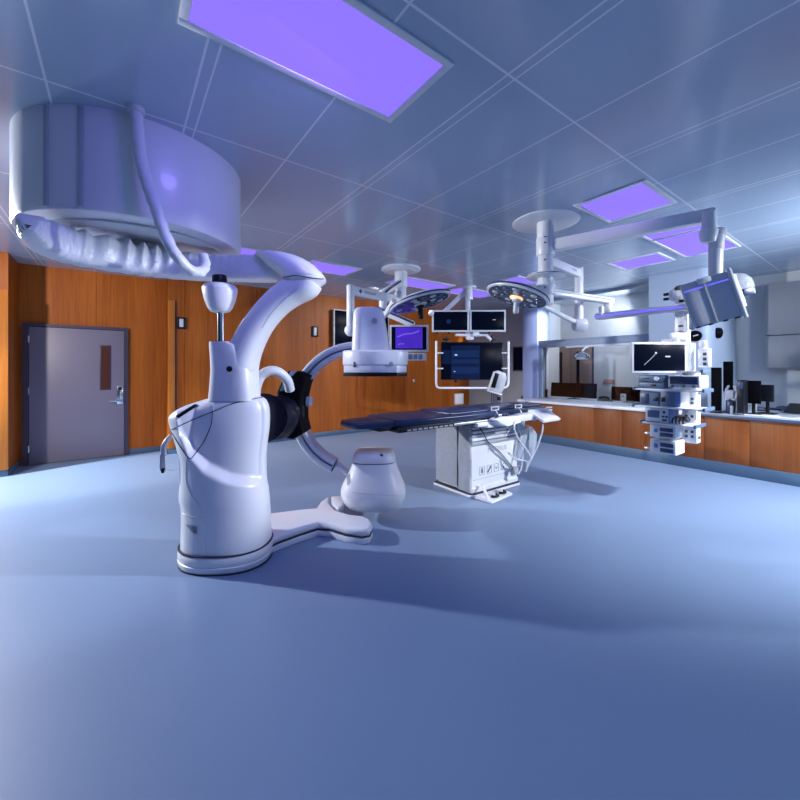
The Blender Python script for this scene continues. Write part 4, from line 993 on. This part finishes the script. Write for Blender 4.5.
for k, (z0, z1, lab) in enumerate(((.735, .865, 'white box with two dark slots hung right under the lowest tower shelf'), (.575, .715, 'lowest white box with two dark slots at the bottom of the tower'))):
    dx = .02 if k == 0 else .0
    t, f = unit('gas_module', lab, 'gas module', 4.50+dx, 4.75, 1.675-.01*k, 1.44-.01*k, z0, z1, M_WHITE, M_LGREY, [('dark_slot', .66, .68, .5, .30, M_NAVYD), ('dark_slot', .66, .28, .5, .30, M_NAVYD), ('blue_mark', .25, .55, .14, .3, M_BLUEF)])
    B().box((4.55, 1.70, z0+.03), (.05, .05, .02), .005).build('latch', M_STEEL, t)
B().span((TX-.1, 1.45, .866), (TX-.021, 1.66, .877), .003).span((TX-.0295, 1.50, .60), (TX-.021, 1.60, .876), .002).build('module_hanger', M_STEEL, tw)

# ================================================================ COUNTER RUN
XC = 6.73
ys = [onX(540, 430, XC).y+.35] + [onX(p, 430, XC).y for p in (594, 622, 653, 704, 750)] + [.80-.35, -.55, -1.55]
labs = ['wood counter front farthest away, behind the table foot end', 'wood counter front second from the far end of the counter run', 'narrow wood counter front just left of the equipment tower', 'wood counter front behind the hanging equipment tower', 'wood counter front just right of the equipment tower', 'wood counter front at the right edge of the photo', 'wood counter front nearest the camera, last of the run', 'wood counter front nearest the camera side, out of the photo']
for i, lb in enumerate(labs):
    ya, yb = ys[i], ys[i+1]
    if i == 7: continue
    t = thing('counter_cabinet', lb, 'cabinet', ((XC+.3), (ya+yb)/2, 0), 'wood fronted counter units')
    B().span((XC+.02, yb+.001, 0), (XC+.54, ya-.001, .772)).build('carcass', M_CABW, t)
    B().span((XC, yb+.002, .155), (XC+.02, ya-.002, .772), .002).build('front_panel', M_CABW, t)
struct(B().span((XC-.012, ys[-2], 0), (XC+.02, ys[0], .155), .004).build('baseboard_right', M_COVE))
YM = 2.05
wt = B().prism([(XC-.03, YM), (7.29, YM), (7.29, 2.725), (8.2, 2.725), (8.2, 4.95), (XC-.03, 4.95)], .772, .812, .004).build('worktop', M_TOPW)
tag(wt, 'white worktop running along under the control room window', 'worktop')
wt2 = thing('worktop', 'grey worktop with dark blue edge at the right of the photo', 'worktop', (7.7, .6, .772))
B().prism([(XC, ys[-2]), (8.74, ys[-2]), (8.74, 1.865), (7.28, 1.865), (7.28, YM), (XC, YM)], .772, .812, .002).build('top_slab', M_TOPG, wt2)
B().span((XC-.035, ys[-2], .773), (XC, YM, .813), .006).build('edge_band', M_TOPD, wt2)
# upper wall cabinets
ua = onX(764.5, 330, 8.4).y
zt_, zm, zb = 2.80, 1.97, 1.48
zt_ = onX(764, 285, 8.4).z; zm = onX(764, 336, 8.4).z; zb = onX(764, 368, 8.4).z
for (z0, z1, lab, dx) in ((zm+.004, zt_, 'upper grey wall cabinet at the right edge', 0), (zb, zm-.004, 'lower grey wall cabinet at the right edge', .0)):
    for j in range(2):
        if j == 1: continue
        t = thing('wall_cabinet', lab, 'wall cabinet', (8.58, ua-.55, z0))
        B().span((8.42, ua-1.1, z0), (8.75, ua, z1), .003).build('carcass', M_CABG, t)
        B().span((8.40, ua-1.1, z0+.003), (8.42, ua-.002, z1-.003), .003).build('door', M_CABG, t)
# black round plates on the pier
for px, py, lab, lit in ((695.5, 336, 'black round plate with a pale mark on the flat pier face', 1), (717, 333, 'plain black round plate on the rounded pier corner', 0)):
    h_ = hit(pier, px, py, 0)
    nr = Vector((-1, 0, 0)) if lit else Vector((h_.x-7.47, h_.y-2.04, 0)).normalized()
    t = thing('wall_disc', lab, 'wall disc', h_)
    ds = B().lathe(h_, [(.085, -.05), (.085, .035), (.075, .045), (.001, .047)], axis=nr, seg=32).build('disc', M_MATTE, t)
    if lit: B(facing(h_+nr*.048, nr)).box((.015, .005, 0), (.07, .016, .004), .001, Matrix.Rotation(.25, 3, 'Z')).build('pale_mark', M_LGREY, t)

# ================================================================ THINGS ON THE COUNTERS
ZW = .812
def desk_monitor(px0, px1, py0, py1, X, label, tilt=0, back=True, yaw=0, name='computer_monitor'):
    a, b_ = onX(px0, py0, X), onX(px1, py1, X)
    c = Vector((X, (a.y+b_.y)/2, max(ZW+.03, b_.z))); w = abs(a.y-b_.y); h = a.z-b_.z
    t = thing(name, label, 'monitor', (X+.03, c.y, ZW))
    Fm = Matrix.Translation(c) @ Matrix.Rotation(yaw, 4, 'Z') @ Matrix.Rotation(tilt, 4, 'Y')
    o = B(Fm).box((0, 0, h/2), (.04, w, h), .006).build('monitor_housing', M_MATTE, t)
    B(Fm).box((.021, 0, h/2), (.004, w-.03, h-.03), .001).build('screen', M_SCREEN, o)
    B().cyl((X+.06, c.y, ZW), (X+.06, c.y, c.z+h*.5), .018).span((X-.06, c.y-.09, ZW), (X+.16, c.y+.09, ZW+.012), .004).build('monitor_stand', M_BLACK, t)
    return t, o, Fm, w, h
t, o, Fm, w, h = desk_monitor(551, 596, 383, 399.5, 7.82, 'wide black monitor seen from behind, nearest the white window post', .1)
t, o, Fm, w, h = desk_monitor(611.5, 640, 386.5, 402.5, 7.62, 'black monitor back with pale tag left of the equipment tower', .05)
B(Fm).box((-.022, .03, h*.28), (.006, .1, h*.5), .002).build('pale_tag', M_LGREY, o)
for yy in (.05, .02): B(Fm).box((-.026, yy, h*.35), (.004, .012, .03), .001).build('tag_mark', M_TEXTD, o)
a = onX(605, 398, 7.65)
t = thing('desk_telephone', 'low black telephone between the two monitors behind the glass', 'telephone', (a.x, a.y, ZW))
B().prism([(-.11, -.10), (.11, -.10), (.11, .10), (-.11, .10)], 0, .05, .015, Matrix.Translation((a.x, a.y, ZW))).build('phone_base', M_BLACK, t)
B().tube([(a.x-.02, a.y+.10, ZW+.07), (a.x-.03, a.y, ZW+.085), (a.x-.02, a.y-.10, ZW+.07)], .022, 10).build('handset', M_BLACK, t)
# black wedge at the left foot of the window
a = onX(542, 395, 7.62)
t = tag(B().prism([(-.1, 0), (.12, 0), (.12, .19)], -.04, .04, .004, Matrix.Translation((7.62, a.y+.0, ZW)) @ Matrix.Rotation(-PI/2, 4, 'Z') @ Matrix.Rotation(PI/2, 4, 'X')).build('speaker_wedge', M_BLACK), 'black wedge-shaped box at the foot of the white window post', 'speaker')
# red notice on the far wall
a, b_ = onX(603.5, 379, 8.73), onX(614, 384, 8.73)
t = thing('wall_notice', 'dull red wall notice seen through the control window', 'notice', (8.74, (a.y+b_.y)/2, b_.z))
B().span((8.735, b_.y, b_.z), (8.75, a.y, a.z), .002).build('notice_plate', M_RED, t)
for k in range(3): B().span((8.731, b_.y+.02, b_.z+.02+k*.035), (8.736, a.y-.02, b_.z+.028+k*.035)).build('notice_line', M_PALE, t)
# solid stand-in for the surgical lamp's reflection in the glass, added under the transom
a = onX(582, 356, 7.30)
t = thing('lamp_reflection_stand_in', 'white stand-in for the surgical lamp reflected in the control window', 'reflection stand-in', (a.x+.1, a.y, 1.9))
B().tube([(7.44, a.y-.05, 1.88), (7.34, a.y-.05, 1.87), (7.30, a.y, 1.80)], .018, 10).build('reflection_bracket', M_WHITE, t)
B().lathe((a.x, a.y, a.z-.05), [(.13, 0), (.15, .02), (.135, .06), (.08, .11), (.03, .13), (.001, .132)], seg=32).build('reflection_dome', M_CHROME, t)
B().lathe((a.x, a.y, a.z-.052), [(.11, 0), (.10, -.012), (.001, -.014)], seg=32).build('reflection_lens', M_LGREY, t)

# right-hand clutter
def slab(px0, px1, py0, py1, X, th, name, label, cat, m_=M_MATTE, rot=0, parts=None):
    a, b_ = onX(px0, py0, X), onX(px1, py1, X)
    t = thing(name, label, cat, (X, (a.y+b_.y)/2, ZW))
    Fm = Matrix.Translation((X, (a.y+b_.y)/2, 0)) @ Matrix.Rotation(rot, 4, 'Z')
    w = abs(a.y-b_.y)
    o = B(Fm).span((-th/2, -w/2, max(ZW+.001, b_.z)), (th/2, w/2, a.z), .006).build('casing', m_, t)
    return t, o, Fm, w, a.z, max(ZW, b_.z)
t, o, Fm, w, z1, z0 = slab(711.5, 721.5, 367.5, 411, 6.98, .05, 'computer_monitor', 'tall black monitor nearest the rounded pier corner', 'monitor')
B(Fm).span((-.08, -w/2, ZW), (.10, w/2, ZW+.02), .004).build('monitor_stand', M_BLACK, t)
t, o, Fm, w, z1, z0 = slab(723.5, 733, 361.5, 392, 7.22, .05, 'portrait_monitor', 'upright black portrait monitor above the white caddy', 'monitor')
B(Fm).cyl((.04, 0, ZW), (.04, 0, 1.2), .02).span((-.08, -.08, ZW), (.12, .08, ZW+.015), .004).build('monitor_stand', M_BLACK, t)
a = onX(730.5, 395, 7.02)
t = thing('equipment_caddy', 'white moulded caddy with two horns between the black monitors', 'caddy', (7.02, a.y, ZW))
by_ = a.y
b = B()
for s_ in (-1, 1):
    b.tube([(7.03, by_+s_*.03, 1.0), (7.03, by_+s_*.058, 1.06), (7.05, by_+s_*.052, 1.15), (7.07, by_+s_*.03, 1.21)], [.026, .015], 12)
b.build('caddy_horn', M_WHITE, t)
B().span((6.98, by_-.045, 1.02), (7.07, by_+.045, 1.15), .02).build('caddy_pouch', M_LGREY, t)
B().span((6.97, by_-.05, ZW), (7.10, by_+.05, 1.01), .03).build('caddy_body', M_NAVYD, t)
B().span((6.945, by_-.045, ZW), (6.97, by_-.01, .93), .005).build('caddy_tag', M_LGREY, t)
t, o, Fm, w, z1, z0 = slab(739, 746, 380, 413, 6.98, .22, 'computer_tower', 'upright black computer case left of the paired black screens', 'computer', M_BLACK)
B(Fm).span((-.118, -w/2+.01, z1-.12), (-.108, w/2-.01, z1-.02), .002).build('drive_bay', M_NAVYD, o)
t, o, Fm, w, z1, z0 = slab(745, 761, 380.5, 404, 7.15, .05, 'computer_monitor', 'left and larger of the paired black screens on the right counter', 'monitor')
B(Fm).cyl((.04, 0, ZW), (.04, 0, 1.1), .02).span((-.06, -.09, ZW), (.12, .09, ZW+.015), .004).build('monitor_stand', M_BLACK, t)
t, o, Fm, w, z1, z0 = slab(759, 774, 384.5, 402, 7.42, .05, 'computer_monitor', 'right and smaller of the paired black screens on the right counter', 'monitor', M_BLACK, -.15)
B(Fm).cyl((.04, 0, ZW), (.04, 0, 1.05), .02).span((-.06, -.09, ZW), (.12, .09, ZW+.015), .004).build('monitor_stand', M_BLACK, t)
def keyboard(px, py, rot, label, L=.40):
    p = onZ(px, py, ZW)
    t = thing('keyboard', label, 'keyboard', (p.x, p.y, ZW))
    Fm = Matrix.Translation((p.x, p.y, ZW)) @ Matrix.Rotation(rot, 4, 'Z')
    k_ = B(Fm).box((0, 0, .012), (.15, L, .022), .006).build('keyboard_body', M_BLACK, t)
    for i in range(4): B(Fm).box((-.05+i*.034, 0, .026), (.024, L-.04, .008), .002).build('key_row', M_NAVYD, k_)
keyboard(768, 409.5, .1, 'black keyboard in front of the paired black screens', .30)
keyboard(757, 410.5, .5, 'smaller black keyboard next to the upright computer case', .2)
def sheet_paper(px, py, rot, w, l, label, z=.0):
    p = onZ(px, py, ZW)
    o = B(Matrix.Translation((p.x, p.y, ZW+z)) @ Matrix.Rotation(rot, 4, 'Z')).box((0, 0, .004), (w, l, .006), .001).build('paper_sheet', M_PAPER)
    tag(o, label, 'paper')
sheet_paper(762, 415.6, .15, .16, .36, 'white paper on the counter edge in front of the black keyboards')
sheet_paper(779, 417.5, .1, .12, .30, 'white paper on the counter edge left of the black folder')
sheet_paper(795, 418.3, .0, .10, .28, 'white paper at the far right counter corner before the folder')
p = onZ(794, 413.5, ZW)
t = thing('ring_folder', 'black sloping folder on the counter at the right edge', 'folder', (p.x, p.y, ZW))
B(Matrix.Translation((p.x+.15, p.y-.10, ZW+.002)) @ Matrix.Rotation(PI/2, 4, 'X')).prism([(-.25, .008), (.25, .008), (.25, .12)], -.20, .24, .003).build('folder_cover', M_BLACK, t)
B(Matrix.Translation((p.x+.15, p.y-.10, ZW+.002)) @ Matrix.Rotation(PI/2, 4, 'X')).prism([(-.2, .0), (.24, .0), (.24, .008), (-.2, .008)], -.18, .22).build('folder_pages', M_PAPER, t)
for (px, py, lab) in ((783, 404.5, 'dark computer mouse on the grey worktop behind the keyboard'),):
    p = onX(px, py, 8.4)
    t = thing('computer_mouse', lab, 'computer mouse', (p.x, p.y, ZW))
    B().loft([ring(p.x, p.y, ZW+z, a_*.6, a_, 2.4, 24) for z, a_ in ((0, .085), (.02, .09), (.045, .07), (.055, .03))]).build('mouse_body', M_NAVYD, t)
    B().box((p.x-.02, p.y, ZW+.055), (.05, .01, .01), .003).build('scroll_wheel', M_BLACK, t)
p = onZ(750.5, 412, ZW)
t = thing('desk_telephone', 'pale small telephone between the computer case and keyboard', 'telephone', (p.x, p.y, ZW))
B(Matrix.Translation((p.x, p.y, ZW)) @ Matrix.Rotation(PI/2, 4, 'X')).prism([(-.07, 0), (.07, 0), (.07, .13), (.03, .13)], -.06, .06, .008).build('phone_base', M_LGREY, t)
B().tube([(p.x+.02, p.y+.05, ZW+.12), (p.x, p.y+.052, ZW+.13), (p.x-.05, p.y+.05, ZW+.05)], .014, 8).build('handset', M_NAVYD, t)

# ================================================================ LIGHT
def area(name, loc, target, size, power, col, spread=180, shape='DISK'):
    l = bpy.data.lights.new(name, 'AREA'); l.shape = shape; l.size = size; l.energy = power; l.color = col; l.spread = math.radians(spread)
    o = bpy.data.objects.new(name, l); COL.objects.link(o); o.location = loc
    o.rotation_euler = (Vector(target)-Vector(loc)).to_track_quat('-Z', 'Y').to_euler(); return o
def spot(name, loc, target, r, power, col, ang, blend=.3):
    l = bpy.data.lights.new(name, 'SPOT'); l.shadow_soft_size = r; l.energy = power; l.color = col; l.spot_size = math.radians(ang); l.spot_blend = blend
    o = bpy.data.objects.new(name, l); COL.objects.link(o); o.location = loc
    o.rotation_euler = (Vector(target)-Vector(loc)).to_track_quat('-Z', 'Y').to_euler(); return o
COOL = (.92, .95, 1.0)
spot('back_left_lamp', (-2.7, 6.7, 2.95), (-.3, 4.3, .0), .08, 1600, COOL, 104, .3)
spot('door_lamp', (-2.5, 4.7, 2.8), (-.3, 7.9, .8), .10, 420, (1, .95, .88), 75, .4)
spot('key_lamp_right', (6.5, -1.4, 2.7), (6.2, 2.8, .9), .12, 620, (.80, .88, 1.0), 80, .5)
spot('floor_lamp_right', (4.8, -1.3, 3.0), (4.9, 1.7, 0), .15, 1750, (.92, .95, 1.0), 84, .9)
spot('robot_rim_fill', (4.75, -.15, 2.85), (.42, 2.95, 1.22), .12, 1200, (.85, .9, 1.0), 26, .5)  # added fill, cone narrowed to whiten only the robot's right side
area('ceiling_bounce_fill', (5.6, -.6, 2.3), (5.8, .6, 3.1), .4, 46, (.72, .84, 1.0), 160)  # added uplight that brightens the right ceiling, not a fixture
area('blue_fill_front', (1.2, -1.2, 3.0), (1.6, .6, 0), 1.6, 32, (.03, .38, 1.0), 170)  # added fill that turns the shaded front floor blue
area('warm_fill_back', (4.4, 6.0, 3.0), (4.4, 6.9, .9), .8, 44, (1, .92, .84), 170)  # added warm fill that brightens the back wood wall
area('control_room_lamp', (8.3, 3.3, 2.7), (7.8, 4.6, 2.3), .3, 30, (.95, .95, 1.0), 170)
spot('pillar_fill_spot', (6.9, 1.9, 2.9), (7.6, 4.95, 2.35), .05, 1300, (.95, .97, 1.0), 15, .3)  # added spot that whitens one pillar face, not a fixture
area('violet_wash', (.8, 1.7, 2.99), (.6, 2.8, 1.4), .5, 15, (.30, .22, 1.0), 170)
spot('lamp_beam', (3.38, 2.52, 2.12), onZ(456, 501, 0), .06, 60, (1.0, .86, .72), 16, .5)

w = bpy.data.worlds.new('dim_surround'); S.world = w; w.use_nodes = True
w.node_tree.nodes['Background'].inputs['Color'].default_value = (.10, .14, .25, 1)
w.node_tree.nodes['Background'].inputs['Strength'].default_value = .3

# ================================================================ CAMERA
cam = bpy.data.cameras.new('camera'); co = bpy.data.objects.new('camera', cam); COL.objects.link(co)
co.location = (0, 0, H); co.rotation_euler = (PI/2, 0, -YAW)
cam.sensor_width = 36; cam.lens = F*36/800; cam.shift_y = -31/800; cam.clip_start = .02; cam.clip_end = 60
S.camera = co
S.view_settings.view_transform = 'Standard'; S.view_settings.look = 'None'; S.view_settings.gamma = 1
S.view_settings.exposure = 0; S.view_settings.use_curve_mapping = False
